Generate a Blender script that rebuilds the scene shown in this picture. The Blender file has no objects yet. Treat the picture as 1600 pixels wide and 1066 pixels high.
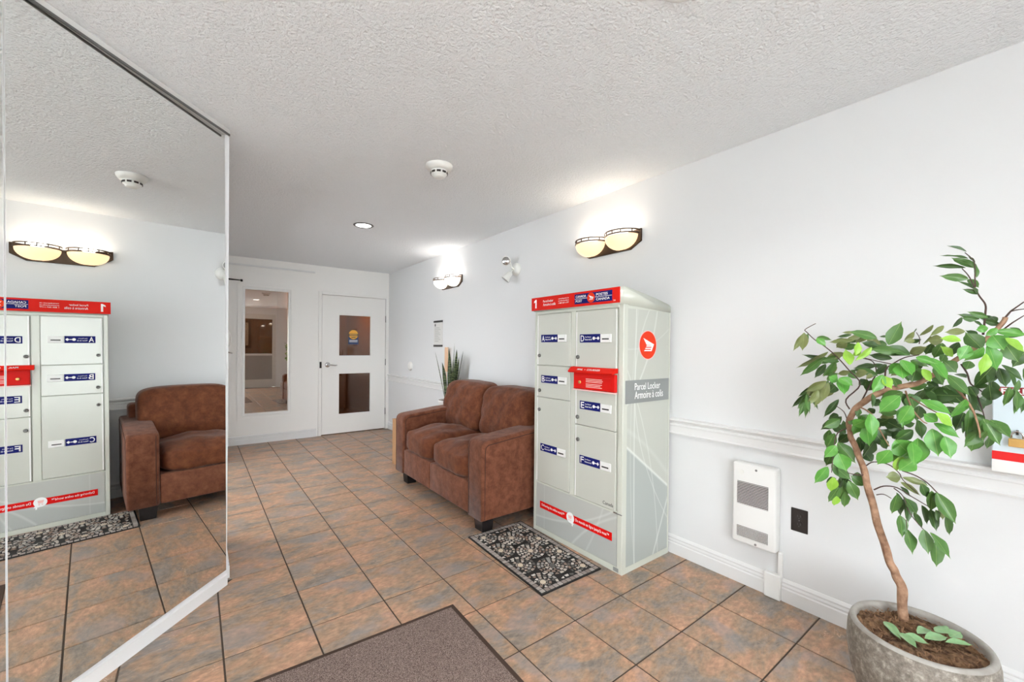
import bpy, bmesh, math, random
from mathutils import Vector, Matrix
random.seed(7)
SC = bpy.context.scene
COL = SC.collection

# ------------------------------------------------------------------ camera
CAM = dict(F=648.75, yaw=0.63663, roll=0.008566, pitch=-0.004889, CX=785.68, CY=546.09, H=1.295)
def cam_axes():
    y, r, p = CAM['yaw'], CAM['roll'], CAM['pitch']
    fw = Vector((math.sin(y)*math.cos(p), math.cos(y)*math.cos(p), math.sin(p)))
    rt = Vector((math.cos(y), -math.sin(y), 0)); up = rt.cross(fw)
    return fw, rt*math.cos(r)+up*math.sin(r), -rt*math.sin(r)+up*math.cos(r)
FW, RT, UP = cam_axes()
CP = Vector((0, 0, CAM['H']))
def on_plane(px, py, axis, v):
    """measured photo point -> room coordinates on the plane axis=v"""
    r = FW*CAM['F'] + RT*(px-CAM['CX']) - UP*(py-CAM['CY'])
    return CP + r*((v-CP[axis])/r[axis])
cd = bpy.data.cameras.new('camera'); cam = bpy.data.objects.new('camera', cd); COL.objects.link(cam)
cd.sensor_width = 36; cd.lens = CAM['F']/1600*36
cd.shift_x = (800-CAM['CX'])/1600; cd.shift_y = (CAM['CY']-533)/1600
cd.clip_start = 0.02
cam.matrix_world = Matrix(((RT.x, UP.x, -FW.x, CP.x), (RT.y, UP.y, -FW.y, CP.y), (RT.z, UP.z, -FW.z, CP.z), (0, 0, 0, 1)))
SC.camera = cam

# ------------------------------------------------------------------ world, light, exposure
W = bpy.data.worlds.new('world'); SC.world = W; W.use_nodes = True
bg = W.node_tree.nodes['Background']; bg.inputs[0].default_value = (0.94, 0.97, 1.0, 1); bg.inputs[1].default_value = 9.5
SC.view_settings.view_transform = 'Standard'; SC.view_settings.look = 'None'
SC.view_settings.exposure = 0.47; SC.view_settings.gamma = 1.0; SC.view_settings.use_curve_mapping = False
def lamp(name, kind, loc, power, color=(1, 1, 1), radius=0.05, rot=(0, 0, 0), parent=None, **kw):
    d = bpy.data.lights.new(name, kind); d.energy = power; d.color = color
    if kind in ('POINT', 'SPOT'): d.shadow_soft_size = radius
    for k, v in kw.items(): setattr(d, k, v)
    o = bpy.data.objects.new(name, d); COL.objects.link(o); o.location = loc; o.rotation_euler = rot
    if parent: o.parent = parent; o.location = Vector(loc) - wloc(parent)
    return o

# ------------------------------------------------------------------ dimensions
XR, YB, CE = 2.448, 6.344, 2.44          # right wall, back wall, ceiling
XL = 0.14                                 # left wall of the far corridor part
YE = -1.85                                # entrance wall behind the camera
PH = math.radians(41.8)                   # direction of the mirrored wall from +y
MD = Vector((math.sin(PH), math.cos(PH), 0)); MN = Vector((math.cos(PH), -math.sin(PH), 0))   # along / into the room
MDIST = -1.695
CORNER = MN*MDIST + MD*2.10               # where the mirrored wall ends
CORNER = MN*MDIST + MD*((XL - (MN*MDIST).x)/MD.x)
MEND = MN*MDIST + MD*(-0.9)

# ------------------------------------------------------------------ materials
def lin(c):
    c /= 255.0
    return c/12.92 if c <= 0.04045 else ((c+0.055)/1.055)**2.4
def rgb(r, g, b): return (lin(r), lin(g), lin(b), 1)
MATS = {}
def mat(name, color, rough=0.5, metal=0.0, spec=0.5, bump=None, emit=None, coat=0, sheen=0, alpha=1, trans=0, noise=None, ior=None):
    m = bpy.data.materials.new(name); m.use_nodes = True
    nt = m.node_tree; b = nt.nodes['Principled BSDF']
    b.inputs['Base Color'].default_value = color; b.inputs['Roughness'].default_value = rough
    b.inputs['Metallic'].default_value = metal; b.inputs['Specular IOR Level'].default_value = spec
    if coat: b.inputs['Coat Weight'].default_value = coat; b.inputs['Coat Roughness'].default_value = 0.12
    if sheen: b.inputs['Sheen Weight'].default_value = sheen; b.inputs['Sheen Roughness'].default_value = 0.4
    if trans: b.inputs['Transmission Weight'].default_value = trans
    if emit: b.inputs['Emission Color'].default_value = emit[0]; b.inputs['Emission Strength'].default_value = emit[1]
    tc = nt.nodes.new('ShaderNodeTexCoord')
    if noise:   # (scale, second colour, contrast)
        n = nt.nodes.new('ShaderNodeTexNoise'); n.inputs['Scale'].default_value = noise[0]; n.inputs['Detail'].default_value = 6
        nt.links.new(tc.outputs['Object'], n.inputs['Vector'])
        r = nt.nodes.new('ShaderNodeValToRGB'); k = noise[2]
        r.color_ramp.elements[0].position = 0.5-k; r.color_ramp.elements[1].position = 0.5+k
        r.color_ramp.elements[0].color = color; r.color_ramp.elements[1].color = noise[1]
        nt.links.new(n.outputs['Fac'], r.inputs['Fac']); nt.links.new(r.outputs['Color'], b.inputs['Base Color'])
    if bump:    # (scale, strength, distance)
        n = nt.nodes.new('ShaderNodeTexNoise'); n.inputs['Scale'].default_value = bump[0]; n.inputs['Detail'].default_value = 4
        nt.links.new(tc.outputs['Object'], n.inputs['Vector'])
        bp = nt.nodes.new('ShaderNodeBump'); bp.inputs['Strength'].default_value = bump[1]; bp.inputs['Distance'].default_value = bump[2]
        nt.links.new(n.outputs['Fac'], bp.inputs['Height']); nt.links.new(bp.outputs['Normal'], b.inputs['Normal'])
    MATS[name] = m; return m
def N(m): return m.node_tree, m.node_tree.nodes['Principled BSDF']
def node(nt, t, **kw):
    n = nt.nodes.new(t)
    for k, v in kw.items(): setattr(n, k, v)
    return n
def math_node(nt, op, a, b=None, c=None):
    n = nt.nodes.new('ShaderNodeMath'); n.operation = op
    for i, v in enumerate((a, b, c)):
        if v is None: continue
        if isinstance(v, (int, float)): n.inputs[i].default_value = v
        else: nt.links.new(v, n.inputs[i])
    return n.outputs[0]
def mixc(nt, fac, a, b):
    n = nt.nodes.new('ShaderNodeMix'); n.data_type = 'RGBA'
    for i, v in ((0, fac), (6, a), (7, b)):
        if isinstance(v, (int, float)): n.inputs[i].default_value = v
        elif isinstance(v, tuple): n.inputs[i].default_value = v
        else: nt.links.new(v, n.inputs[i])
    return n.outputs[2]

M_wall = mat('wall_paint', rgb(228, 229, 230), 0.55, bump=(220, 0.05, 0.002))
M_ceil = mat('stippled_ceiling', rgb(243, 246, 249), 0.9, spec=0.2, bump=(85, 0.9, 0.012))
M_trim = mat('trim_paint', rgb(230, 230, 230), 0.35)
M_door = mat('door_paint', rgb(242, 241, 238), 0.4)
M_back = mat('back_wall_lightened', rgb(244, 243, 240), 0.5)  # paler than the other walls: extra light on the back wall put into its colour
M_white = mat('white_enamel', rgb(238, 238, 236), 0.3)
M_plastic = mat('white_plastic', rgb(236, 236, 232), 0.35)
M_dark = mat('dark_plastic', rgb(40, 36, 34), 0.35)
M_black = mat('black_rubber', rgb(26, 25, 25), 0.7)
M_chrome = mat('brushed_chrome', rgb(200, 200, 200), 0.2, 1.0)
M_grey = mat('grey_metal', rgb(120, 120, 118), 0.4, 0.8)
M_mirror = mat('mirror_silver', rgb(246, 248, 247), 0.0, 1.0)
M_bronze = mat('bronze_metal', rgb(74, 58, 46), 0.35, 0.7)
M_locker = mat('locker_enamel', rgb(205, 208, 197), 0.32, coat=0.3)
M_lockdoor = mat('locker_door_enamel', rgb(200, 202, 193), 0.22, coat=0.35)
M_red = mat('locker_red', rgb(222, 30, 16), 0.5, spec=.2)
M_redbox = mat('mail_slot_red', rgb(214, 18, 10), 0.5, spec=.25)
M_banner = mat('banner_red', rgb(222, 14, 10), 0.5, spec=.2)
M_logo = mat('logo_orange_red', rgb(232, 58, 20), 0.5, spec=.2)
M_navy = mat('label_navy', rgb(14, 22, 104), 0.5, spec=.2)
M_print = mat('white_print', rgb(250, 250, 250), 0.4)
M_pink = mat('pale_print', rgb(250, 200, 195), 0.4)
M_charcoal = mat('charcoal_print', rgb(60, 60, 60), 0.4)
M_greyband = mat('grey_band', rgb(140, 144, 143), 0.35)
M_wood = mat('dark_wood', rgb(34, 30, 32), 0.35, noise=(30, rgb(22, 18, 18), .2))
M_card = mat('cardboard', rgb(196, 152, 112), 0.8, noise=(12, rgb(186, 142, 102), .2))
M_peach = mat('peach_card', rgb(240, 200, 165), 0.7)
M_paper = mat('paper', rgb(222, 221, 218), 0.6)
M_matbase = mat('mat_edge', rgb(66, 48, 38), 0.8)
M_soil = mat('coir', rgb(146, 112, 82), 0.95, noise=(38, rgb(88, 60, 42), .12), bump=(70, 1.0, .02))
M_bark = mat('bark', rgb(188, 150, 122), 0.8, noise=(34, rgb(128, 94, 72), .2), bump=(60, .7, .01))
M_twig = mat('twig', rgb(82, 62, 56), 0.7)
M_yellow = mat('sticker_yellow', rgb(245, 185, 70), 0.4)
M_bluefoil = mat('sticker_blue', rgb(30, 60, 110), 0.4)
M_firebody = mat('pale_blue_sheet', rgb(214, 228, 236), 0.4)
M_firered = mat('fire_header_red', rgb(150, 30, 38), 0.4)
M_firestripe = mat('fire_stripe_red', rgb(228, 12, 14), 0.4)
M_brass = mat('brass', rgb(214, 172, 104), 0.3, 0.8)
M_tan = mat('corridor_paint', rgb(150, 118, 88), 0.7)
M_tan2 = mat('corridor_panel', rgb(110, 84, 62), 0.6)
M_pave = mat('pavement', rgb(208, 208, 204), 0.9, noise=(3, rgb(192, 192, 188), .2))
M_alum = mat('white_aluminium', rgb(214, 214, 212), 0.35)
M_screw = mat('screw_steel', rgb(150, 150, 150), 0.3, 1.0)

# floor tile: slate look
M_tile = mat('slate_look_tile', rgb(160, 125, 100), 0.42, spec=0.45)
nt, b = N(M_tile)
geo = node(nt, 'ShaderNodeNewGeometry'); oi = node(nt, 'ShaderNodeObjectInfo')
comb = node(nt, 'ShaderNodeCombineXYZ'); nt.links.new(math_node(nt, 'MULTIPLY', oi.outputs['Random'], 37.0), comb.inputs[2])
nt.links.new(math_node(nt, 'MULTIPLY', oi.outputs['Random'], 11.0), comb.inputs[0])
add = node(nt, 'ShaderNodeVectorMath', operation='ADD'); nt.links.new(geo.outputs['Position'], add.inputs[0]); nt.links.new(comb.outputs[0], add.inputs[1])
mp = node(nt, 'ShaderNodeMapping'); mp.inputs['Rotation'].default_value = (0, 0, math.radians(-38)); mp.inputs['Scale'].default_value = (1.0, 1.9, 1.0)
nt.links.new(add.outputs[0], mp.inputs['Vector'])
n1 = node(nt, 'ShaderNodeTexNoise'); n1.inputs['Scale'].default_value = 4.4; n1.inputs['Detail'].default_value = 9; n1.inputs['Roughness'].default_value = .62; n1.inputs['Distortion'].default_value = .5
nt.links.new(mp.outputs[0], n1.inputs['Vector'])
cr = node(nt, 'ShaderNodeValToRGB'); e = cr.color_ramp.elements
e[0].position = .30; e[0].color = rgb(118, 112, 106); e[1].position = .76; e[1].color = rgb(198, 154, 126)
for pos, c in ((.42, rgb(146, 132, 120)), (.50, rgb(164, 136, 112)), (.60, rgb(184, 144, 118))):
    q = cr.color_ramp.elements.new(pos); q.color = c
nt.links.new(n1.outputs['Fac'], cr.inputs['Fac'])
n2 = node(nt, 'ShaderNodeTexNoise'); n2.inputs['Scale'].default_value = 30; n2.inputs['Detail'].default_value = 9; n2.inputs['Roughness'].default_value = .7
nt.links.new(mp.outputs[0], n2.inputs['Vector'])
cr2 = node(nt, 'ShaderNodeValToRGB'); cr2.color_ramp.elements[0].position = .34; cr2.color_ramp.elements[0].color = (.70, .70, .71, 1)
cr2.color_ramp.elements[1].position = .66; cr2.color_ramp.elements[1].color = (1.32, 1.29, 1.26, 1)
nt.links.new(n2.outputs['Fac'], cr2.inputs['Fac'])
mul = node(nt, 'ShaderNodeMix', data_type='RGBA', blend_type='MULTIPLY'); mul.inputs[0].default_value = 1
nt.links.new(cr.outputs[0], mul.inputs[6]); nt.links.new(cr2.outputs[0], mul.inputs[7])
n3 = node(nt, 'ShaderNodeTexNoise'); n3.inputs['Scale'].default_value = 3.3; n3.inputs['Detail'].default_value = 5; n3.inputs['Distortion'].default_value = .9
nt.links.new(mp.outputs[0], n3.inputs['Vector'])
vein = math_node(nt, 'LESS_THAN', math_node(nt, 'ABSOLUTE', math_node(nt, 'SUBTRACT', n3.outputs['Fac'], .53)), .0016)
n5 = node(nt, 'ShaderNodeTexNoise'); n5.inputs['Scale'].default_value = 4.1
nt.links.new(add.outputs[0], n5.inputs['Vector'])
vmask = math_node(nt, 'MULTIPLY', vein, math_node(nt, 'MULTIPLY', math_node(nt, 'GREATER_THAN', n5.outputs['Fac'], .60), .7))
n4 = node(nt, 'ShaderNodeTexNoise'); n4.inputs['Scale'].default_value = 5.5; n4.inputs['Detail'].default_value = 5
nt.links.new(add.outputs[0], n4.inputs['Vector'])
blue = math_node(nt, 'MULTIPLY', math_node(nt, 'MULTIPLY', math_node(nt, 'SUBTRACT', n4.outputs['Fac'], .53), 7.0), .55); 
cl = node(nt, 'ShaderNodeClamp'); nt.links.new(blue, cl.inputs[0]); cl.inputs[2].default_value = .42
c1 = mixc(nt, cl.outputs[0], mul.outputs[2], rgb(142, 142, 146))
c2 = mixc(nt, vmask, c1, rgb(225, 190, 165))
nt.links.new(c2, b.inputs['Base Color'])
bp = node(nt, 'ShaderNodeBump'); bp.inputs['Strength'].default_value = .25; bp.inputs['Distance'].default_value = .004
nt.links.new(n2.outputs['Fac'], bp.inputs['Height']); nt.links.new(bp.outputs['Normal'], b.inputs['Normal'])
rr = math_node(nt, 'ADD', math_node(nt, 'MULTIPLY', n2.outputs['Fac'], .25), .26); nt.links.new(rr, b.inputs['Roughness'])
M_grout = mat('grout', rgb(76, 64, 54), 0.9)

# velvet
def velvet(name, ca, cb, cc):
    m = mat(name, ca, 0.75, spec=0.25, sheen=0.15)
    nt, b = N(m); tc = node(nt, 'ShaderNodeTexCoord')
    n = node(nt, 'ShaderNodeTexNoise'); n.inputs['Scale'].default_value = 16; n.inputs['Detail'].default_value = 10; n.inputs['Roughness'].default_value = .72; n.inputs['Distortion'].default_value = .2
    nt.links.new(tc.outputs['Object'], n.inputs['Vector'])
    r = node(nt, 'ShaderNodeValToRGB'); r.color_ramp.elements[0].position = .33; r.color_ramp.elements[0].color = cb
    r.color_ramp.elements[1].position = .68; r.color_ramp.elements[1].color = cc
    q = r.color_ramp.elements.new(.5); q.color = ca
    nt.links.new(n.outputs['Fac'], r.inputs['Fac']); nt.links.new(r.outputs[0], b.inputs['Base Color'])
    f = node(nt, 'ShaderNodeTexNoise'); f.inputs['Scale'].default_value = 260; f.inputs['Detail'].default_value = 2
    nt.links.new(tc.outputs['Object'], f.inputs['Vector'])
    bp = node(nt, 'ShaderNodeBump'); bp.inputs['Strength'].default_value = .35; bp.inputs['Distance'].default_value = .004
    nt.links.new(f.outputs['Fac'], bp.inputs['Height'])
    w = node(nt, 'ShaderNodeTexNoise'); w.inputs['Scale'].default_value = 7; w.inputs['Detail'].default_value = 3
    nt.links.new(tc.outputs['Object'], w.inputs['Vector'])
    bp2 = node(nt, 'ShaderNodeBump'); bp2.inputs['Strength'].default_value = .3; bp2.inputs['Distance'].default_value = .04
    nt.links.new(w.outputs['Fac'], bp2.inputs['Height']); nt.links.new(bp.outputs['Normal'], bp2.inputs['Normal'])
    nt.links.new(bp2.outputs['Normal'], b.inputs['Normal'])
    return m
M_velvet = velvet('brown_velvet', rgb(112, 66, 46), rgb(90, 50, 33), rgb(132, 84, 62))
M_velvet2 = velvet('brown_velvet_cushion', rgb(102, 55, 32), rgb(80, 40, 22), rgb(124, 72, 44))
M_piping = mat('velvet_piping', rgb(62, 34, 24), .8)

# entrance mat: flecked loops
M_mat = mat('flecked_mat', rgb(120, 102, 94), .95, spec=.1)
nt, b = N(M_mat); tc = node(nt, 'ShaderNodeTexCoord')
n = node(nt, 'ShaderNodeTexNoise'); n.inputs['Scale'].default_value = 330; n.inputs['Detail'].default_value = 1
nt.links.new(tc.outputs['Object'], n.inputs['Vector'])
r = node(nt, 'ShaderNodeValToRGB'); r.color_ramp.elements[0].position = .36; r.color_ramp.elements[0].color = rgb(88, 72, 66)
r.color_ramp.elements[1].position = .66; r.color_ramp.elements[1].color = rgb(158, 140, 132)
nt.links.new(n.outputs['Fac'], r.inputs['Fac']); nt.links.new(r.outputs[0], b.inputs['Base Color'])
bp = node(nt, 'ShaderNodeBump'); bp.inputs['Strength'].default_value = .6; bp.inputs['Distance'].default_value = .004
nt.links.new(n.outputs['Fac'], bp.inputs['Height']); nt.links.new(bp.outputs['Normal'], b.inputs['Normal'])

# mosaic stones, colour varies per stone
M_mosaic = mat('mosaic_stones', rgb(170, 160, 150), .6)
nt, b = N(M_mosaic); g = node(nt, 'ShaderNodeNewGeometry')
r = node(nt, 'ShaderNodeValToRGB'); e = r.color_ramp.elements; r.color_ramp.interpolation = 'CONSTANT'
e[0].color = rgb(200, 192, 182); e[1].position = .85; e[1].color = rgb(98, 96, 92)
for pos, c in ((.22, rgb(176, 160, 148)), (.42, rgb(214, 208, 200)), (.55, rgb(150, 128, 114)), (.7, rgb(160, 158, 154))):
    q = e.new(pos); q.color = c
nt.links.new(g.outputs['Random Per Island'], r.inputs['Fac']); nt.links.new(r.outputs[0], b.inputs['Base Color'])
M_medal = mat('mosaic_centre', rgb(214, 200, 180), .6)
M_medal2 = mat('mosaic_centre_grey', rgb(92, 92, 90), .6)
M_border = mat('mosaic_border', rgb(150, 140, 134), .6)
nt, b = N(M_border); g = node(nt, 'ShaderNodeNewGeometry')
nt.links.new(mixc(nt, g.outputs['Random Per Island'], rgb(140, 128, 122), rgb(180, 172, 168)), b.inputs['Base Color'])

# stone pot
M_pot = mat('stone_pot', rgb(150, 142, 132), .5)
nt, b = N(M_pot); tc = node(nt, 'ShaderNodeTexCoord')
n = node(nt, 'ShaderNodeTexNoise'); n.inputs['Scale'].default_value = 45; n.inputs['Detail'].default_value = 8; n.inputs['Roughness'].default_value = .75
nt.links.new(tc.outputs['Object'], n.inputs['Vector'])
r = node(nt, 'ShaderNodeValToRGB'); e = r.color_ramp.elements; e[0].position = .3; e[0].color = rgb(92, 84, 76); e[1].position = .72; e[1].color = rgb(196, 188, 176)
q = e.new(.5); q.color = rgb(134, 126, 116)
nt.links.new(n.outputs['Fac'], r.inputs['Fac']); nt.links.new(r.outputs[0], b.inputs['Base Color'])
bp = node(nt, 'ShaderNodeBump'); bp.inputs['Strength'].default_value = .5; bp.inputs['Distance'].default_value = .006
nt.links.new(n.outputs['Fac'], bp.inputs['Height']); nt.links.new(bp.outputs['Normal'], b.inputs['Normal'])
M_potrim = mat('stone_pot_rim', rgb(168, 164, 158), .4, noise=(30, rgb(148, 142, 134), .2))

# leaves: midrib a little lighter, from the leaf's own UV-less object coordinates
def leafmat(name, c, c2):
    m = mat(name, c, .38, spec=.5); nt, b = N(m); tc = node(nt, 'ShaderNodeTexCoord')
    s = node(nt, 'ShaderNodeSeparateXYZ'); nt.links.new(tc.outputs['Object'], s.inputs[0])
    rib = math_node(nt, 'LESS_THAN', math_node(nt, 'ABSOLUTE', s.outputs['Y']), .012)
    n = node(nt, 'ShaderNodeTexNoise'); n.inputs['Scale'].default_value = 4; nt.links.new(tc.outputs['Object'], n.inputs['Vector'])
    cc = mixc(nt, n.outputs['Fac'], c, c2)
    nt.links.new(mixc(nt, math_node(nt, 'MULTIPLY', rib, .45), cc, rgb(170, 200, 120)), b.inputs['Base Color'])
    b.inputs['Transmission Weight'].default_value = 0.0
    b.inputs['Subsurface Weight'].default_value = 0.0
    return m
LEAF = [leafmat('leaf_dark', rgb(50, 82, 38), rgb(70, 102, 50)), leafmat('leaf_mid', rgb(62, 104, 44), rgb(88, 126, 62)),
        leafmat('leaf_bright', rgb(66, 138, 46), rgb(104, 164, 72)), leafmat('leaf_lime', rgb(128, 184, 50), rgb(160, 202, 84)),
        leafmat('leaf_olive', rgb(112, 124, 72), rgb(134, 142, 90)), leafmat('leaf_fallen', rgb(110, 152, 104), rgb(150, 184, 136))]
M_snake = mat('snake_leaf', rgb(84, 102, 66), .45)
nt, b = N(M_snake); tc = node(nt, 'ShaderNodeTexCoord'); mp = node(nt, 'ShaderNodeMapping'); mp.inputs['Scale'].default_value = (3, 3, 26)
nt.links.new(tc.outputs['Object'], mp.inputs['Vector'])
n = node(nt, 'ShaderNodeTexNoise'); n.inputs['Scale'].default_value = 3; n.inputs['Detail'].default_value = 3; nt.links.new(mp.outputs[0], n.inputs['Vector'])
r = node(nt, 'ShaderNodeValToRGB'); r.color_ramp.elements[0].position = .42; r.color_ramp.elements[0].color = rgb(50, 66, 42)
r.color_ramp.elements[1].position = .58; r.color_ramp.elements[1].color = rgb(118, 134, 92)
nt.links.new(n.outputs['Fac'], r.inputs['Fac']); nt.links.new(r.outputs[0], b.inputs['Base Color'])

# lamp glass and recessed lamp
M_bowl_warm = mat('frosted_bowl_warm', rgb(235, 200, 150), .3, emit=(rgb(255, 226, 178), .72))
M_bowl_cool = mat('frosted_bowl_white', rgb(255, 250, 240), .3, emit=(rgb(255, 250, 240), 1.0))
M_down = mat('lamp_disc', rgb(255, 255, 255), .3, emit=((1, .98, .95, 1), 6.0))
# glazing
def glazing(name, tint, refl):
    m = bpy.data.materials.new(name); m.use_nodes = True; nt = m.node_tree
    for n_ in list(nt.nodes): nt.nodes.remove(n_)
    out = node(nt, 'ShaderNodeOutputMaterial'); tr = node(nt, 'ShaderNodeBsdfTransparent'); tr.inputs[0].default_value = tint
    gl = node(nt, 'ShaderNodeBsdfGlossy'); gl.inputs['Roughness'].default_value = 0.0; gl.inputs[0].default_value = (.95, .92, .88, 1)
    mx = node(nt, 'ShaderNodeMixShader'); mx.inputs[0].default_value = refl
    nt.links.new(tr.outputs[0], mx.inputs[1]); nt.links.new(gl.outputs[0], mx.inputs[2]); nt.links.new(mx.outputs[0], out.inputs[0])
    return m
M_glass = glazing('reflective_glass', (.62, .54, .46, 1), .38)
M_glass_door = glazing('tinted_door_glass', (.52, .38, .25, 1), .07)
M_glass_dim = glazing('darkened_door_glass', (.035, .032, .028, 1), .05)  # near-black tint stands in for the dark vestibule, keeps the pane reflection dim
M_glass_ent = glazing('entrance_glass', (.97, .98, .98, 1), .05)

# locker vinyl with sweeping pale lines
def swirl(name, base, dark, pale, lines, halves, ax, ay):
    m = mat(name, base, .3, coat=.25); nt, b = N(m)
    g = node(nt, 'ShaderNodeNewGeometry'); s = node(nt, 'ShaderNodeSeparateXYZ'); nt.links.new(g.outputs['Position'], s.inputs[0])
    U, V = s.outputs[ax], s.outputs[ay]
    c = base
    for (u0, v0, u1, v1, k) in halves:       # tone left of a line
        L = math.hypot(u1-u0, v1-v0); a_, b_ = -(v1-v0)/L, (u1-u0)/L; c_ = a_*u0+b_*v0
        d = math_node(nt, 'SUBTRACT', math_node(nt, 'ADD', math_node(nt, 'MULTIPLY', U, a_), math_node(nt, 'MULTIPLY', V, b_)), c_)
        f = math_node(nt, 'MULTIPLY', math_node(nt, 'GREATER_THAN', d, 0), k)
        c = mixc(nt, f, c, dark)
    for (u0, v0, u1, v1, w, k, bend) in lines:
        L = math.hypot(u1-u0, v1-v0); a_, b_ = -(v1-v0)/L, (u1-u0)/L; c_ = a_*u0+b_*v0
        d = math_node(nt, 'SUBTRACT', math_node(nt, 'ADD', math_node(nt, 'MULTIPLY', U, a_), math_node(nt, 'MULTIPLY', V, b_)), c_)
        t = math_node(nt, 'SUBTRACT', math_node(nt, 'ADD', math_node(nt, 'MULTIPLY', U, b_), math_node(nt, 'MULTIPLY', V, -a_)), b_*(u0+u1)/2-a_*(v0+v1)/2)
        d = math_node(nt, 'ADD', d, math_node(nt, 'MULTIPLY', math_node(nt, 'MULTIPLY', t, t), bend))
        f = math_node(nt, 'MAXIMUM', math_node(nt, 'SUBTRACT', 1.0, math_node(nt, 'DIVIDE', math_node(nt, 'ABSOLUTE', d), w)), 0.0)
        c = mixc(nt, math_node(nt, 'MULTIPLY', f, k*.7), c, pale)
    nt.links.new(c, b.inputs['Base Color'])
    return m
M_side = swirl('locker_side_vinyl', rgb(192, 195, 186), rgb(164, 172, 170), rgb(232, 236, 230),
    [(2.06, 0, 2.06, 1.5, .008, .8, .02), (2.02, 0, 2.03, 1.5, .004, .5, .1), (1.97, .74, 2.42, .42, .012, 1.1, .0), (2.33, 1.5, 2.0, .9, .010, .7, .5),
     (2.12, 1.5, 2.02, .9, .007, .6, -.6), (2.42, .38, 2.25, .02, .01, .8, 0), (2.14, .9, 2.3, .3, .006, .6, .2), (1.97, 1.25, 2.42, 1.38, .006, .4, -.8), (2.2, .7, 2.42, .5, .02, .25, .3)],
    [(2.42, .42, 1.97, .74, .75), (2.33, 1.5, 2.0, .9, .0), (2.1, .9, 2.45, 1.5, .0)], 0, 2)
M_basep = swirl('locker_base_vinyl', rgb(186, 188, 183), rgb(172, 176, 174), rgb(214, 218, 214),
    [(2.2, .06, 1.53, .30, .010, .8, .4), (1.9, .04, 1.56, .33, .012, .7, -.5), (2.14, .03, 2.14, .35, .005, .5, 0), (1.75, .03, 1.62, .33, .01, .5, .3)],
    [(2.2, .1, 1.53, .2, .5)], 1, 2)

# ------------------------------------------------------------------ object helpers
def wloc(o):
    v = Vector((0, 0, 0))
    while o: v += o.location; o = o.parent
    return v
def obj(name, bm, m, parent=None, smooth=False, label=None, cat=None, group=None, kind=None):
    me = bpy.data.meshes.new(name)
    if parent is not None: bmesh.ops.translate(bm, verts=bm.verts, vec=-wloc(parent))
    if smooth:
        for f in bm.faces: f.smooth = True
    bm.to_mesh(me); bm.free()
    for x in (m if isinstance(m, (list, tuple)) else [m]): me.materials.append(x)
    o = bpy.data.objects.new(name, me); COL.objects.link(o)
    if parent is not None: o.parent = parent
    for k, v in (('label', label), ('category', cat), ('group', group), ('kind', kind)):
        if v: o[k] = v
    return o
def thing(name, label, cat, loc, group=None):
    o = bpy.data.objects.new(name, None); COL.objects.link(o); o.location = loc; o.empty_display_size = .1
    o['label'] = label; o['category'] = cat
    if group: o['group'] = group
    return o
def struct(name, bm, m, parent=None, label=None, smooth=False):
    o = obj(name, bm, m, parent, smooth); 
    if parent is None: o['kind'] = 'structure'
    if label: o['label'] = label
    return o
def BM(): return bmesh.new()
def box(bm, x0, x1, y0, y1, z0, z1, bev=0, segs=1):
    r = bmesh.ops.create_cube(bm, size=1.0)
    bmesh.ops.scale(bm, verts=r['verts'], vec=(abs(x1-x0), abs(y1-y0), abs(z1-z0)))
    bmesh.ops.translate(bm, verts=r['verts'], vec=((x0+x1)/2, (y0+y1)/2, (z0+z1)/2))
    if bev:
        es = list({e for v in r['verts'] for e in v.link_edges})
        bmesh.ops.bevel(bm, geom=es, offset=bev, segments=segs, affect='EDGES', profile=.5)
    return bm
def mb(*boxes, bev=0, segs=1):
    bm = BM()
    for b_ in boxes: box(bm, *b_, bev=bev, segs=segs)
    return bm
def prism(bm, pts, vec):
    """pts: closed 3-D polygon, extruded by vec"""
    vec = Vector(vec); a = [bm.verts.new(p) for p in pts]; b_ = [bm.verts.new(Vector(p)+vec) for p in pts]
    n = len(pts); bm.faces.new(a); bm.faces.new(b_[::-1])
    for i in range(n): bm.faces.new((a[i], b_[i], b_[(i+1) % n], a[(i+1) % n]))
    bmesh.ops.recalc_face_normals(bm, faces=bm.faces)
    return bm
def tube(bm, pts, rads, n=8, caps=True):
    pts = [Vector(p) for p in pts]
    if isinstance(rads, (int, float)): rads = [rads]*len(pts)
    rings = []; ref = None
    for i, p in enumerate(pts):
        d = (pts[min(i+1, len(pts)-1)]-pts[max(i-1, 0)]).normalized()
        if ref is None: ref = Vector((0, 0, 1)) if abs(d.z) < .9 else Vector((1, 0, 0))
        u = (ref - d*ref.dot(d)).normalized(); v = d.cross(u); ref = u
        rings.append([bm.verts.new(p+(u*math.cos(2*math.pi*k/n)+v*math.sin(2*math.pi*k/n))*rads[i]) for k in range(n)])
    for a, b_ in zip(rings, rings[1:]):
        for k in range(n): bm.faces.new((a[k], a[(k+1) % n], b_[(k+1) % n], b_[k]))
    if caps: bm.faces.new(rings[0][::-1]); bm.faces.new(rings[-1])
    return bm
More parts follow.
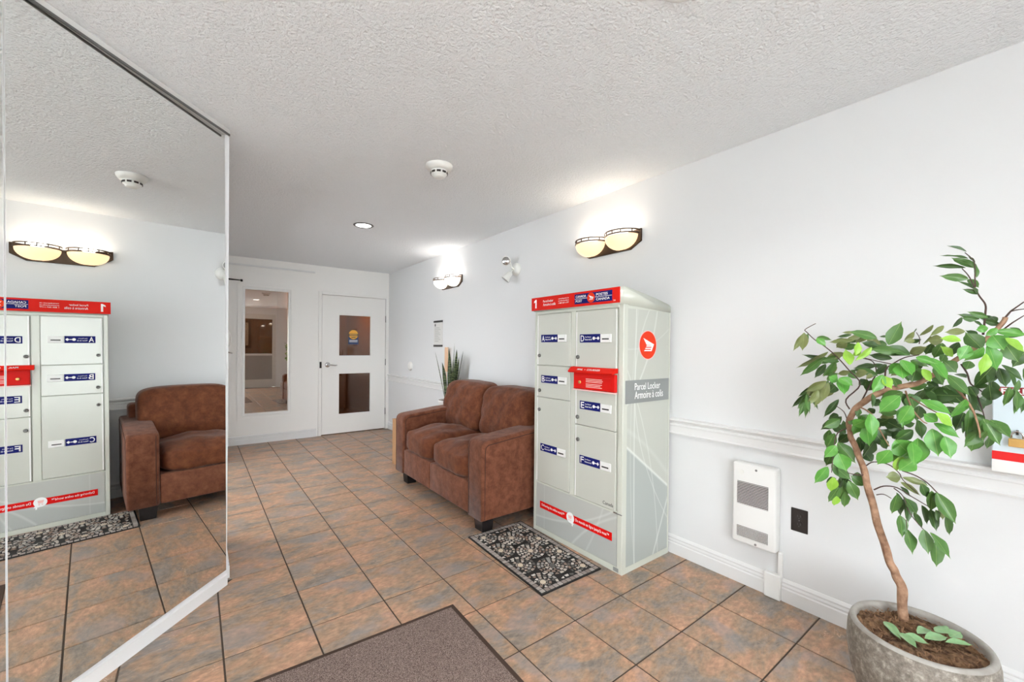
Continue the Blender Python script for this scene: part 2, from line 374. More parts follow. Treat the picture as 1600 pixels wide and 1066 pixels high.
def lathe(bm, c, prof, n=32, axis=2, a0=0, a1=2*math.pi):
    """prof: list of (r, h) along axis"""
    c = Vector(c); full = abs(a1-a0-2*math.pi) < 1e-6; rings = []
    E_ = {2: (Vector((1, 0, 0)), Vector((0, 1, 0)), Vector((0, 0, 1))), 0: (Vector((0, 1, 0)), Vector((0, 0, 1)), Vector((1, 0, 0))),
          1: (Vector((0, 0, 1)), Vector((1, 0, 0)), Vector((0, 1, 0)))}[axis]
    m = n if full else n+1
    for r_, h in prof:
        if r_ < 1e-6: rings.append([bm.verts.new(c+E_[2]*h)])
        else: rings.append([bm.verts.new(c+E_[2]*h+(E_[0]*math.cos(a0+(a1-a0)*k/n)+E_[1]*math.sin(a0+(a1-a0)*k/n))*r_) for k in range(m)])
    for a, b_ in zip(rings, rings[1:]):
        for k in range(n):
            k2 = (k+1) % m
            if len(a) == 1 and len(b_) == 1: continue
            if len(a) == 1: bm.faces.new((a[0], b_[k2], b_[k]))
            elif len(b_) == 1: bm.faces.new((a[k], a[k2], b_[0]))
            else: bm.faces.new((a[k], a[k2], b_[k2], b_[k]))
    bmesh.ops.recalc_face_normals(bm, faces=bm.faces)
    return bm
class Frame:
    """a wall-like frame: u to the viewer's right, v up, d out of the surface"""
    def __init__(s, o, u, v): s.o, s.u, s.v = Vector(o), Vector(u), Vector(v); s.n = s.u.cross(s.v)
    def __call__(s, u, v, d=0): return s.o+s.u*u+s.v*v+s.n*d
    def poly(s, bm, pts, d0, d1): return prism(bm, [s(u, v, d0) for u, v in pts], s.n*(d1-d0))
    def rect(s, bm, u0, u1, v0, v1, d0, d1): return s.poly(bm, [(u0, v0), (u1, v0), (u1, v1), (u0, v1)], d0, d1)
    def disc(s, bm, u, v, r, d0, d1, n=24, ry=None):
        return s.poly(bm, [(u+r*math.cos(2*math.pi*k/n), v+(ry or r)*math.sin(2*math.pi*k/n)) for k in range(n)], d0, d1)
# frames: coordinates in the room
FR_front = lambda x: Frame((x, 0, 0), (0, -1, 0), (0, 0, 1))       # faces -x ; u = -y
FR_near = lambda y: Frame((0, y, 0), (1, 0, 0), (0, 0, 1))         # faces -y ; u = x
def text(name, s, fr, u0, u1, v0, v1, d, m, parent, bold=0.0, keep=False, align='fit'):
    cu = bpy.data.curves.new('t', 'FONT'); cu.body = s; cu.extrude = 0.0; cu.offset = bold; cu.resolution_u = 3
    to = bpy.data.objects.new('t', cu); COL.objects.link(to)
    dg = bpy.context.evaluated_depsgraph_get(); me = bpy.data.meshes.new_from_object(to.evaluated_get(dg))
    bpy.data.objects.remove(to); bpy.data.curves.remove(cu)
    bm = BM(); bm.from_mesh(me); bpy.data.meshes.remove(me)
    xs = [v.co.x for v in bm.verts]; ys = [v.co.y for v in bm.verts]
    x0, x1, y0, y1 = min(xs), max(xs), min(ys), max(ys)
    for v in bm.verts:
        a, c = (v.co.x-x0)/(x1-x0), (v.co.y-y0)/(y1-y0)
        v.co = fr(u0+(u1-u0)*a, v0+(v1-v0)*c, d)
    bmesh.ops.recalc_face_normals(bm, faces=bm.faces)
    # a hair of thickness
    r = bmesh.ops.extrude_face_region(bm, geom=bm.faces[:])
    bmesh.ops.translate(bm, verts=[g for g in r['geom'] if isinstance(g, bmesh.types.BMVert)], vec=fr.n*.0005)
    return obj(name, bm, m, parent)

# ================================================================== SETTING
TH = .12
# floor: grout bed and single tiles
bm = BM(); poly = [(-3.2, YE-.1), (XR+.1, YE-.1), (XR+.1, YB+.05), (XL-.1, YB+.05), (XL-.1, CORNER.y+.05), (CORNER.x-MN.x*.1, CORNER.y-MN.y*.1), (MEND.x-MN.x*.1, MEND.y-MN.y*.1), (-3.2, MEND.y)]
bm = BM(); box(bm, -3.0, XR+.1, YE-.1, YB+.05, -.12, -.0035)
floor = struct('floor', bm, M_grout)
TS, TOX, TOY = .3396, .0975, 1.3718
def clip(poly, a, b_, c):   # keep a*x+b*y >= c
    out = []
    for i in range(len(poly)):
        p, q = poly[i], poly[(i+1) % len(poly)]
        dp, dq = a*p[0]+b_*p[1]-c, a*q[0]+b_*q[1]-c
        if dp >= 0: out.append(p)
        if (dp >= 0) != (dq >= 0):
            t = dp/(dp-dq); out.append((p[0]+(q[0]-p[0])*t, p[1]+(q[1]-p[1])*t))
    return out
tile_mesh = None; ntile = 0
g2 = .0035
for j in range(-9, 16):
    for i in range(-7, 8):
        x0, x1, y0, y1 = TOX+i*TS+g2, TOX+(i+1)*TS-g2, TOY+j*TS+g2, TOY+(j+1)*TS-g2
        p = [(x0, y0), (x1, y0), (x1, y1), (x0, y1)]
        q = clip(p, -1, 0, -(XR-.004)); q = clip(q, 0, -1, -(YB-.004)) if q else q; q = clip(q, 0, 1, YE+.004) if q else q
        if q:
            cy = sum(a[1] for a in q)/len(q)
            if y0 > CORNER.y: q = clip(q, 1, 0, XL+.004)
            if q and y0 <= CORNER.y: q = clip(q, MN.x, MN.y, MDIST+.004) if (x0+x1)/2 < CORNER.x+.2 else q
            if q: q = clip(q, 1, 0, -2.0)
        if not q or len(q) < 3: continue
        area = abs(sum(q[k][0]*q[(k+1) % len(q)][1]-q[(k+1) % len(q)][0]*q[k][1] for k in range(len(q))))/2
        if area < .0008: continue
        whole = (len(q) == 4 and abs(area-(TS-2*g2)**2) < 1e-6)
        if whole and tile_mesh:
            o = bpy.data.objects.new('tile', tile_mesh); COL.objects.link(o); o.parent = floor; o.location = (x0, y0, 0)
        else:
            bm = BM(); qq = [(a-x0, b_-y0, -.004) for a, b_ in q]; prism(bm, qq, (0, 0, .004))
            me_edges = [e for e in bm.edges if all(abs(v.co.z) < 1e-5 for v in e.verts)]
            bmesh.ops.bevel(bm, geom=me_edges, offset=.0016, segments=1, affect='EDGES')
            o = obj('tile', bm, M_tile); o.parent = floor; o.location = (x0, y0, 0)
            if whole: tile_mesh = o.data
        ntile += 1
print('tiles', ntile)
# walls
struct('wall_right', mb((XR, XR+TH, YE-.1, YB+TH, -.1, CE+.1)), M_wall)
struct('ceiling', mb((-3.0, XR+TH, YE-.1, YB+TH, CE, CE+.1)), M_ceil)
# back wall with two openings
wx0, wx1, wz0, wz1 = .487, 1.048, .372, 2.055      # window opening
dx0, dx1, dz1 = 1.452, 2.396, 2.036                # door opening
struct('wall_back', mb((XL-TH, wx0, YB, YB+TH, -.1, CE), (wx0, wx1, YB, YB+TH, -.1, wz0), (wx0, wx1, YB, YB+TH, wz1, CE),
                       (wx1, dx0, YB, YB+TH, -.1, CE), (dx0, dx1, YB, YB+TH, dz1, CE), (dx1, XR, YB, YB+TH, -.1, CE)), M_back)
py0, py1, pz = 3.35, 5.35, 2.12            # opening into an added, unseen side passage that lets in fill light
struct('wall_left', mb((XL-TH, XL, CORNER.y-.02, py0, -.1, CE), (XL-TH, XL, py1, YB, -.1, CE), (XL-TH, XL, py0, py1, pz, CE)), M_wall)
struct('wall_added_passage', mb((-2.1, -2.0, 2.9, 3.7, -.1, CE), (-2.1, -2.0, 5.2, YB, -.1, CE), (-2.1, -2.0, 3.7, 5.2, -.1, .85), (-2.1, -2.0, 3.7, 5.2, 2.25, CE), (-2.1, XL-TH, 2.8, 2.9, -.1, CE), (-2.1, XL-TH, YB-.1, YB, -.1, CE)), M_wall)  # made-up passage out of view, built to carry fill light to the corridor
# mirrored wall
bm = BM(); a, b_ = CORNER, MEND
prism(bm, [a, b_, b_-MN*TH, a-MN*TH+MD*.0], (0, 0, CE)); struct('wall_mirrored', bm, M_wall)
bm = BM(); box(bm, MEND.x-TH, MEND.x, YE, MEND.y, -.1, CE); struct('wall_side', bm, M_wall)
w3 = obj('window_fill', mb((-2.07, -2.03, 3.7, 5.2, .85, .90), (-2.07, -2.03, 3.7, 5.2, 2.20, 2.25), (-2.07, -2.03, 3.7, 3.75, .90, 2.20), (-2.07, -2.03, 5.15, 5.2, .90, 2.20), (-2.07, -2.03, 4.42, 4.48, .90, 2.20)), M_alum, kind='structure')  # added window, never in view: daylight fill for the far walls
obj('window_pane', mb((-2.053, -2.047, 3.75, 4.42, .90, 2.20)), M_glass_ent, w3); obj('window_pane', mb((-2.053, -2.047, 4.48, 5.15, .90, 2.20)), M_glass_ent, w3)
# entrance wall: glazing with frames
ex0, ex1, exd = MEND.x+.25, .92, 2.0
struct('wall_entrance', mb((MEND.x-TH, ex0, YE-TH, YE, -.1, CE), (ex0, ex1, YE-TH, YE, -.1, .12), (ex0, exd, YE-TH, YE, 2.25, CE),
                           (exd, XR, YE-TH, YE, -.1, CE)), M_wall)
w2 = obj('window_2', mb((ex0, ex1, YE-.09, YE-.03, .12, .17), (ex0, ex1, YE-.09, YE-.03, 2.2, 2.25), (ex0, ex0+.05, YE-.09, YE-.03, .17, 2.2),
         (ex1-.06, ex1+.0, YE-.09, YE-.03, .17, 2.2), (-.62, -.56, YE-.09, YE-.03, .17, 2.2)), M_alum, kind='structure')
obj('window_pane', mb((ex0+.05, -.62, YE-.064, YE-.058, .17, 2.2)), M_glass_ent, w2)
obj('window_pane', mb((-.56, ex1-.06, YE-.064, YE-.058, .17, 2.2)), M_glass_ent, w2)
d2 = obj('door_2', mb((ex1+.005, ex1+.09, YE-.09, YE-.03, .01, 2.2), (exd-.09, exd, YE-.09, YE-.03, .01, 2.2), (ex1+.09, exd-.09, YE-.09, YE-.03, -.003, .25),
         (ex1+.005, exd, YE-.09, YE-.03, 2.2, 2.25), (ex1+.09, exd-.09, YE-.09, YE-.03, 2.1, 2.2), (ex1+.09, exd-.09, YE-.09, YE-.03, .98, 1.04)), M_alum, kind='structure')
obj('lower_panel', mb((ex1+.09, exd-.09, YE-.07, YE-.05, .25, .98)), M_greyband, d2)
obj('window_pane', mb((ex1+.09, exd-.09, YE-.064, YE-.058, 1.04, 2.1)), M_glass_dim, d2)
struct('trim_9', mb((-8, 9, -14, YE-TH, -.14, -.02)), M_pave, label='pavement outside the entrance')

# skirting profile helper: extruded along a straight line from p to q, growing towards n
def moulding(prof, p, q, n):
    """prof: list of (out, height) outline"""
    p, q, n = Vector(p), Vector(q), Vector(n); bm = BM()
    prism(bm, [p+n*o_+Vector((0, 0, h)) for o_, h in prof], q-p); return bm
BASE = [(0, 0), (.016, 0), (.016, .066), (.010, .070), (.010, .076), (.013, .080), (.009, .092), (.012, .096), (.012, .101), (.004, .112), (0, .114)]
RAIL = [(0, .757), (.020, .757), (.022, .764), (.014, .772), (.014, .808), (.019, .812), (.019, .822), (.012, .828), (.020, .838), (.030, .845), (.030, .856), (0, .860)]
struct('baseboard_right', moulding(BASE, (XR, YE, 0), (XR, .856, 0), (-1, 0, 0)), M_trim)
struct('baseboard_right.001', moulding(BASE, (XR, .933, 0), (XR, YB, 0), (-1, 0, 0)), M_trim)
struct('trim_1', moulding(RAIL, (XR, YE, 0), (XR, YB, 0), (-1, 0, 0)), M_trim)
struct('baseboard_back', moulding(BASE, (XL, YB, 0), (dx0-.065, YB, 0), (0, -1, 0)), M_trim)
BASEM = [(0, 0), (.018, 0), (.018, .056), (.011, .060), (.011, .065), (.015, .070), (.009, .082), (.012, .088), (.012, .093), (0, .095)]
mb_far = MN*MDIST+MD*(MD.dot(CORNER)-.016)
struct('baseboard_mirrored', moulding(BASEM, mb_far, MEND, MN), M_trim)
struct('baseboard_left', moulding(BASE, (XL, CORNER.y+.05, 0), (XL, py0, 0), (1, 0, 0)), M_trim)
struct('baseboard_left.001', moulding(BASE, (XL, py1, 0), (XL, YB, 0), (1, 0, 0)), M_trim)

# mirrors, leaning a hair back against the wall
TILT = math.radians(.54); MB0 = .030; MZ0, MZ1 = .095, CE-.028
def mirror_panel(s0, s1, label):
    n_ = (MN*math.cos(TILT)+Vector((0, 0, math.sin(TILT)))).normalized(); upv = (Vector((0, 0, 1))*math.cos(TILT)-MN*math.sin(TILT))
    yaw = math.radians(1.09); 
    rot = Matrix.Rotation(yaw, 3, 'Z'); pv = MN*(MDIST+MB0)+MD*MS1
    f = lambda s, z, d: pv + rot @ (MD*(s-MS1)) + Vector((0, 0, MZ0)) + (rot@upv)*(z-MZ0) + (rot@n_)*d
    t = thing('wall_mirror', label, 'mirror', f((s0+s1)/2, MZ0, 0), 'wall mirror panels')
    bm = BM(); vs = [bm.verts.new(f(s, z, 0)) for s, z in ((s0, MZ0), (s1, MZ0), (s1, MZ1), (s0, MZ1))]; bm.faces.new(vs); bm.normal_update()
    bm.faces.ensure_lookup_table()
    if bm.faces[0].normal.dot(n_) < 0: bmesh.ops.reverse_faces(bm, faces=bm.faces[:])
    obj('mirror_glass', bm, M_mirror, t)
    bm = BM(); prism(bm, [f(s0+.001, MZ0+.001, -.0012), f(s1-.001, MZ0+.001, -.0012), f(s1-.001, MZ1-.001, -.0012), f(s0+.001, MZ1-.001, -.0012)], -n_*.004)
    obj('mirror_backing', bm, M_trim, t)
    for s_ in (s0, s1):
        bm = BM(); prism(bm, [f(s_-.0006, MZ0, -.004), f(s_+.0006, MZ0, -.004), f(s_+.0006, MZ1, -.004), f(s_-.0006, MZ1, -.004)], n_*.0044)
        obj('polished_edge', bm, M_trim, t)
    return t
MS1 = MD.dot(CORNER)-.040; SEAM = MS1-.925
mirror_panel(SEAM+.002, MS1, 'tall frameless mirror panel reaching the outer corner of the angled wall')
mirror_panel(SEAM-.914, SEAM-.002, 'tall frameless mirror panel nearest the left edge of the view')
t = thing('mirror_channel', 'slim grey metal channel along the top edge of the wall mirrors', 'rail', MN*MDIST+MD*(SEAM)+Vector((0, 0, CE-.03)))
bm = BM(); prism(bm, [MN*(MDIST+.001)+MD*s+Vector((0, 0, CE-.026)) for s in (MS1+.003, SEAM-.95)]+[MN*(MDIST+.034)+MD*s+Vector((0, 0, CE-.026)) for s in (SEAM-.95, MS1+.003)], (0, 0, .025))
obj('channel', bm, M_alum, t)
bm = BM(); prism(bm, [MN*(MDIST+.030)+MD*s+Vector((0, 0, CE-.034)) for s in (MS1+.003, SEAM-.95)]+[MN*(MDIST+.036)+MD*s+Vector((0, 0, CE-.034)) for s in (SEAM-.95, MS1+.003)], (0, 0, .010))
obj('lip', bm, M_grey, t)

# back window
Wn = obj('window_1', mb((wx0, wx1, YB-.012, YB+.08, wz0, wz0+.028), (wx0, wx1, YB-.012, YB+.08, wz1-.028, wz1), (wx0, wx0+.026, YB-.012, YB+.08, wz0+.028, wz1-.028), (wx1-.026, wx1, YB-.012, YB+.08, wz0+.028, wz1-.028)), M_white, kind='structure')
obj('window_pane', mb((wx0+.026, wx1-.026, YB+.030, YB+.036, wz0+.028, wz1-.028)), M_glass, Wn)
c0, c1_, z0_, z1_ = wx0-.058, wx1+.055, wz0-.058, wz1+.058
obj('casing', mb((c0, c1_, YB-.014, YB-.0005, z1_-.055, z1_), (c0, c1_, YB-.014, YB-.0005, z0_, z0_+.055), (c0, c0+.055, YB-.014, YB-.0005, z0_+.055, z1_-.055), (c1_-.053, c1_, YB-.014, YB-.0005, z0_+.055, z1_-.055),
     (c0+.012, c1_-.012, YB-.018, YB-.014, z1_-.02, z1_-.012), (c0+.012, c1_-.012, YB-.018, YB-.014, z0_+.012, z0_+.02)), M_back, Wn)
# back door
struct('trim_2', mb((dx0-.045, dx0, YB-.015, YB+.02, 0, dz1+.045), (dx1, XR-.002, YB-.015, YB+.02, 0, dz1+.045), (dx0, dx1, YB-.015, YB+.02, dz1, dz1+.045), bev=.004), M_door)
pn = [(1.690, 2.164, 1.146, 1.758), (1.696, 2.170, .283, .893)]
lf0, lf1, lz0, lz1 = dx0+.005, dx1-.005, .012, dz1-.005
bxs = [(lf0, pn[0][0], YB, YB+.04, lz0, lz1), (pn[0][1], lf1, YB, YB+.04, lz0, lz1), (pn[0][0], pn[0][1], YB, YB+.04, pn[0][3], lz1), (pn[0][0], pn[0][1], YB, YB+.04, pn[1][3], pn[0][2]), (pn[0][0], pn[0][1], YB, YB+.04, lz0, pn[1][2])]
D = obj('door_1', mb(*bxs), M_door, kind='structure')
for (a, b_, c, d_) in pn:
    obj('window_pane', mb((a, pn[0][1], YB+.018, YB+.024, c, d_)), M_glass_door, D)
    obj('glazing_bead', mb((pn[0][0], pn[0][1], YB+.004, YB+.018, c, c+.008), (pn[0][0], pn[0][1], YB+.004, YB+.018, d_-.008, d_), (pn[0][0], pn[0][0]+.008, YB+.004, YB+.018, c, d_), (pn[0][1]-.008, pn[0][1], YB+.004, YB+.018, c, d_)), M_white, D)
fb = FR_near(YB)
bm = BM(); lathe(bm, (1.535, YB, 1.02), [(0, -.012), (.030, -.012), (.036, -.006), (.038, 0)], 24, 1); tube(bm, [(1.535, YB-.01, 1.02), (1.535, YB-.055, 1.02)], .012, 12)
hd = obj('handle', bm, M_chrome, D, True)
obj('lever', tube(BM(), [(1.53, YB-.055, 1.02), (1.57, YB-.058, 1.02), (1.63, YB-.056, 1.012), (1.655, YB-.05, 1.016)], [.012, .010, .008, .006], 10), M_chrome, hd, True)
for z in (1.72, 1.05, .28): obj('hinge', tube(BM(), [(dx1-.001, YB-.006, z-.05), (dx1-.001, YB-.006, z+.05)], .007, 10), M_grey, D, True)
obj('strike_plate', mb((dx0-.030, dx0-.003, YB-.018, YB-.015, .975, 1.065)), M_dark, D)
bm = BM(); fb.disc(bm, 1.905, 1.468, .068, -.016, -.0145, 28); st = obj('sticker', bm, M_yellow, D)
obj('sticker_band', fb.rect(BM(), 1.835, 1.975, 1.445, 1.480, -.0145, -.0135), M_charcoal, D)
obj('sticker_base', fb.poly(BM(), [(1.83, 1.32), (1.98, 1.32), (1.98, 1.43), (1.965, 1.43), (1.94, 1.395), (1.87, 1.395), (1.845, 1.43), (1.83, 1.43)], -.016, -.0148), M_bluefoil, D)
for k, z in enumerate((1.375, 1.355)): obj('sticker_line', fb.rect(BM(), 1.845, 1.965, z, z+.009, -.0148, -.0142), M_print, D)
obj('sticker_line', fb.rect(BM(), 1.848, 1.962, 1.457, 1.469, -.0135, -.0130), M_yellow, D)
obj('sticker_line', fb.rect(BM(), 1.87, 1.94, 1.418, 1.430, -.0145, -.0138), M_charcoal, D)
# conduit strip high on the back wall
obj('wall_raceway', mb((XL+.002, 1.36, YB-.02, YB-.0005, 2.325, 2.347), bev=.003), M_trim, label='thin white raceway running high along the back wall', cat='raceway')
# corridor beyond
struct('wall_corridor', mb((XL-TH, XL-.02, YB+TH, 9.0, -.1, CE), (XR+.1, XR+.2, YB+TH, 9.0, -.1, CE), (XL-TH, XR+.2, 9.0, 9.1, -.1, CE), (1.25, 1.33, YB+TH+.5, 9.0, -.1, CE)), M_tan)
struct('floor_corridor', mb((XL-TH, XR+.2, YB+.06, 9.0, -.1, -.004)), M_tan2)
struct('ceiling_corridor', mb((XL-TH, XR+.2, YB+TH, 9.0, CE, CE+.1)), M_tan)
cb = thing('hall_cabinet', 'brown cabinet standing in the dim hall behind the door panes', 'cabinet', (1.9, 8.2, 0))
obj('body', mb((1.45, 2.0, 7.9, 8.4, 0, .9), bev=.01), M_tan2, cb)
obj('door', mb((1.48, 1.72, 7.885, 7.9, .06, .86), (1.74, 1.97, 7.885, 7.9, .06, .86), bev=.003), M_tan, cb)
pw = thing('hall_picture', 'framed picture on the hall wall seen through the tall pane', 'picture', (.62, 8.99, 1.5))
obj('frame', mb((.42, .82, 8.97, 8.999, 1.25, 1.75)), M_tan2, pw); obj('print', mb((.46, .78, 8.965, 8.97, 1.29, 1.71)), M_paper, pw)
hl = thing('hall_fill_lamp', 'small added fill lamp on the ceiling of the hall beyond the back wall', 'lamp', (.8, 7.6, CE))
obj('shade', lathe(BM(), (.8, 7.6, CE), [(.10, 0), (.10, -.03), (.06, -.06), (0, -.07)], 20), M_bowl_warm, hl, True)
lamp('hall_fill', 'POINT', (.8, 7.6, CE-.14), 40, (1, .82, .62), .06, parent=hl)  # lamp added to brighten the hall behind the tall pane
lamp('hall_fill', 'POINT', (2.0, 7.6, CE-.3), 34, (1, .80, .58), .06)  # bare fill light without a fixture, brightens the hall behind the door panes

# ================================================================== CEILING FITTINGS
def downlight(x, y, label, power, disc=True):
    t = thing('recessed_downlight', label, 'light', (x, y, CE), 'recessed ceiling lights')
    obj('trim_ring', lathe(BM(), (x, y, CE), [(.070, -.001), (.070, -.006), (.085, -.008), (.092, -.004), (.092, -.001)], 36), M_grey if disc else M_trim, t, True)
    obj('lamp_disc', lathe(BM(), (x, y, CE), [(.069, -.004), (.05, -.007), (0, -.008)], 32), M_down, t, True)
    lamp('downlight', 'SPOT', (x, y, CE-.02), power, (1, .985, .96), .07, parent=t, spot_size=math.radians(150), spot_blend=.9)
    return t
downlight(1.271, 3.954, 'small round recessed ceiling light beyond the smoke detector', 30)
downlight(1.21, .70, 'round recessed ceiling light at the very top edge of the view', 40, False)
downlight(-.55, -.5, 'added round recessed fill light, unseen behind the viewpoint, near the entrance', 45, False)  # out of view, added as fill for the front of the room
t = thing('passage_fill_light', 'added round fill light on the ceiling of the made-up side passage', 'light', (-.85, 4.35, CE))
obj('diffuser', lathe(BM(), (-.85, 4.35, CE), [(.28, -.001), (.28, -.03), (.20, -.06), (0, -.075)], 32), M_bowl_cool, t, True)
lamp('passage_fill_lamp', 'AREA', (-.85, 4.35, CE-.085), 16, (.95, .98, 1), parent=t, shape='DISK', size=.5)  # unseen fill source added for the far end of the corridor
sx, sy = 1.232, 2.36
t = thing('smoke_detector', 'white round smoke detector with dark vents on the ceiling', 'smoke detector', (sx, sy, CE))
obj('base', lathe(BM(), (sx, sy, CE), [(.085, -.0005), (.085, -.010), (.078, -.020), (.066, -.034), (0, -.034)], 36), M_plastic, t, True)
obj('chamber', lathe(BM(), (sx, sy, CE), [(.050, -.034), (.052, -.046), (.050, -.058), (.040, -.062), (.036, -.072), (.030, -.076), (0, -.076)], 32), M_plastic, t, True)
for k in range(9):
    a = 2*math.pi*k/9; c, s = math.cos(a), math.sin(a)
    bm = BM(); box(bm, -.002, .002, -.012, .012, -.006, .006); bmesh.ops.rotate(bm, verts=bm.verts, cent=(0, 0, 0), matrix=Matrix.Rotation(a, 3, 'Z'))
    bmesh.ops.translate(bm, verts=bm.verts, vec=(sx+c*.0515, sy+s*.0515, CE-.050)); obj('vent', bm, M_dark, t)

# ================================================================== SCONCES
def sconce(yc, zc, label, glassm, power, col, xw=XR, sg=-1):
    fx = FR_front(xw) if sg < 0 else Frame((xw, 2*yc, 0), (0, 1, 0), (0, 0, 1)); t = thing('wall_sconce', label, 'wall light', (xw, yc, zc), 'twin bowl wall lights')
    if sg > 0: fx = Frame((xw, yc*2, 0), (0, 1, 0), (0, 0, 1))
    U = lambda y: -(y)
    pts = [(-.292, .075), (-.292, .005), (-.175, -.068), (.205, -.068), (.292, -.02), (.292, .065), (.0, .045)]
    bm = BM(); fx.poly(bm, [(-yc+u, zc+v) for u, v in pts], .001, .016); bmesh.ops.bevel(bm, geom=bm.edges[:], offset=.002, segments=1, affect='EDGES'); obj('back_plate', bm, M_bronze, t)
    for s in (-1, 1):
        cy_ = yc - s*.142; R_, Dp = .128, .115
        bm = BM(); rings = []
        na, nb = 18, 8
        for i in range(nb+1):
            ph = math.pi/2*i/nb; z = -math.sin(ph)*.090; rr_ = math.cos(ph)**.9
            rings.append([bm.verts.new((xw+sg*(.018+math.sin(math.pi*k/na)*Dp*rr_), cy_+math.cos(math.pi*k/na)*R_*rr_, zc+.030+z)) for k in range(na+1)] if i < nb else None)
        for i in range(nb-1):
            for k in range(na): bm.faces.new((rings[i][k], rings[i][k+1], rings[i+1][k+1], rings[i+1][k]))
        last = rings[nb-1]; bm.faces.new(last)
        bmesh.ops.recalc_face_normals(bm, faces=bm.faces)
        sh = obj('glass_bowl', bm, glassm, t, True)
        for h, nm in ((.034, 'lower_band'), (.056, 'upper_band')):
            bm = BM(); arc = [(xw+sg*(.016+math.sin(math.pi*k/20)*(Dp+.006)), cy_+math.cos(math.pi*k/20)*(R_+.006), zc+h) for k in range(21)]
            ins = [(xw+sg*(.016+math.sin(math.pi*k/20)*(Dp+.001)), cy_+math.cos(math.pi*k/20)*(R_+.001), zc+h) for k in range(21)]
            for k in range(20):
                v = [bm.verts.new(Vector(q)+Vector((0, 0, dz))) for dz in (0, .008) for q in (arc[k], arc[k+1], ins[k+1], ins[k])]
                for f in ((0, 1, 2, 3), (4, 5, 6, 7), (0, 1, 5, 4), (2, 3, 7, 6)): bm.faces.new([v[x] for x in f])
            bmesh.ops.remove_doubles(bm, verts=bm.verts, dist=1e-5); bmesh.ops.recalc_face_normals(bm, faces=bm.faces)
            obj(nm, bm, M_bronze, t)
        for k in (3, 7, 10, 13, 17):
            a = math.pi*k/20; px_, py_ = xw+sg*(.016+math.sin(a)*(Dp+.0035)), cy_+math.cos(a)*(R_+.0035)
            obj('spacer', tube(BM(), [(px_, py_, zc+.036), (px_, py_, zc+.060)], .004, 6), M_bronze, t)
        lamp('bulb', 'POINT', (xw+sg*.085, cy_, zc+.075), power, col, .05, parent=t)
    return t
sconce(2.012, 2.052, 'bronze twin bowl wall light glowing warm above the parcel locker', M_bowl_warm, 1.05, (1, .92, .80))
sconce(4.385, 2.062, 'far bronze twin bowl wall light glowing white above the snake plant', M_bowl_cool, 1.25, (1, .95, .90))

# ================================================================== PARCEL LOCKER
LX, LY0, LY1 = 1.955, 1.487, 2.252
L = thing('parcel_locker', 'tall pale green steel parcel locker with a red header and lettered doors', 'locker', ((LX+2.42)/2, (LY0+LY1)/2, 0))
ff = FR_front(LX); fs = FR_near(LY0)
# carcass behind the doors
obj('body', mb((LX+.008, 2.418, LY0+.004, LY1-.002, .0, 1.545), bev=.004), M_locker, L)
fw_ = .028
def U(y): return -y
frame_b = [(LY0, LY0+.034, .0, 1.548), (LY1-.026, LY1, .0, 1.548), (LY0+.034, LY1-.026, 1.530, 1.548), (1.856, 1.899, .350, 1.530), (LY0+.034, LY1-.026, .0, .034), (LY0+.034, LY1-.026, .340, .352)]
obj('front_frame', mb(*[(LX-.004, LX+.010, a, b_, c, d_) for a, b_, c, d_ in frame_b], bev=.002), M_locker, L)
obj('frame_seam', mb((LX-.006, LX-.0035, LY0, LY0+.036, .341, .346)), M_grey, L)
# side vinyl
sd = obj('side_panel', mb((1.988, 2.405, LY0+.0015, LY0+.006, .034, 1.525)), M_side, L)
obj('side_edge', mb((LX-.002, 1.988, LY0-.001, LY0+.006, 0, 1.548), (2.405, 2.419, LY0-.0005, LY0+.006, 0, 1.535), (1.988, 2.405, LY0-.0005, LY0+.006, 0, .034)), M_locker, L)
obj('grey_band', fs.rect(BM(), 1.969, 2.404, .976, 1.110, .0, .0022), M_greyband, L)
text('lettering', 'Parcel Locker', fs, 2.055, 2.31, 1.052, 1.092, .0023, M_print, L); text('lettering', 'Armoire à colis', fs, 2.055, 2.34, 1.000, 1.044, .0023, M_print, L)
def logo(fr, cu, cv, r, d, parent, ring=True):
    if ring: obj('logo_ring', fr.disc(BM(), cu, cv, r*1.06, d, d+.0008, 36), M_pink, parent)
    obj('logo_disc', fr.disc(BM(), cu, cv, r, d, d+.0016, 36), M_logo, parent)
    q = lambda a, b_: (cu+a*r, cv+b_*r)
    bm = BM()
    fr.poly(bm, [q(-.58, .50), q(.72, .06), q(.62, .0), q(-.16, .0)], d+.0016, d+.0024)
    fr.poly(bm, [q(.30, -.0), q(.72, .06), q(.42, -.44), q(.28, -.44), q(.42, -.12)], d+.0016, d+.0023)
    for k, (a0, a1, h) in enumerate(((-.24, .50, -.12), (-.36, .44, -.28), (-.48, .40, -.44))):
        fr.poly(bm, [q(a0, h), q(a1, h), q(a1+.02, h+.085), q(a0+.08, h+.085)], d+.0016, d+.0024)
    obj('logo_arrow', bm, M_print, parent)
logo(fs, 2.182, 1.316, .083, .0, L)
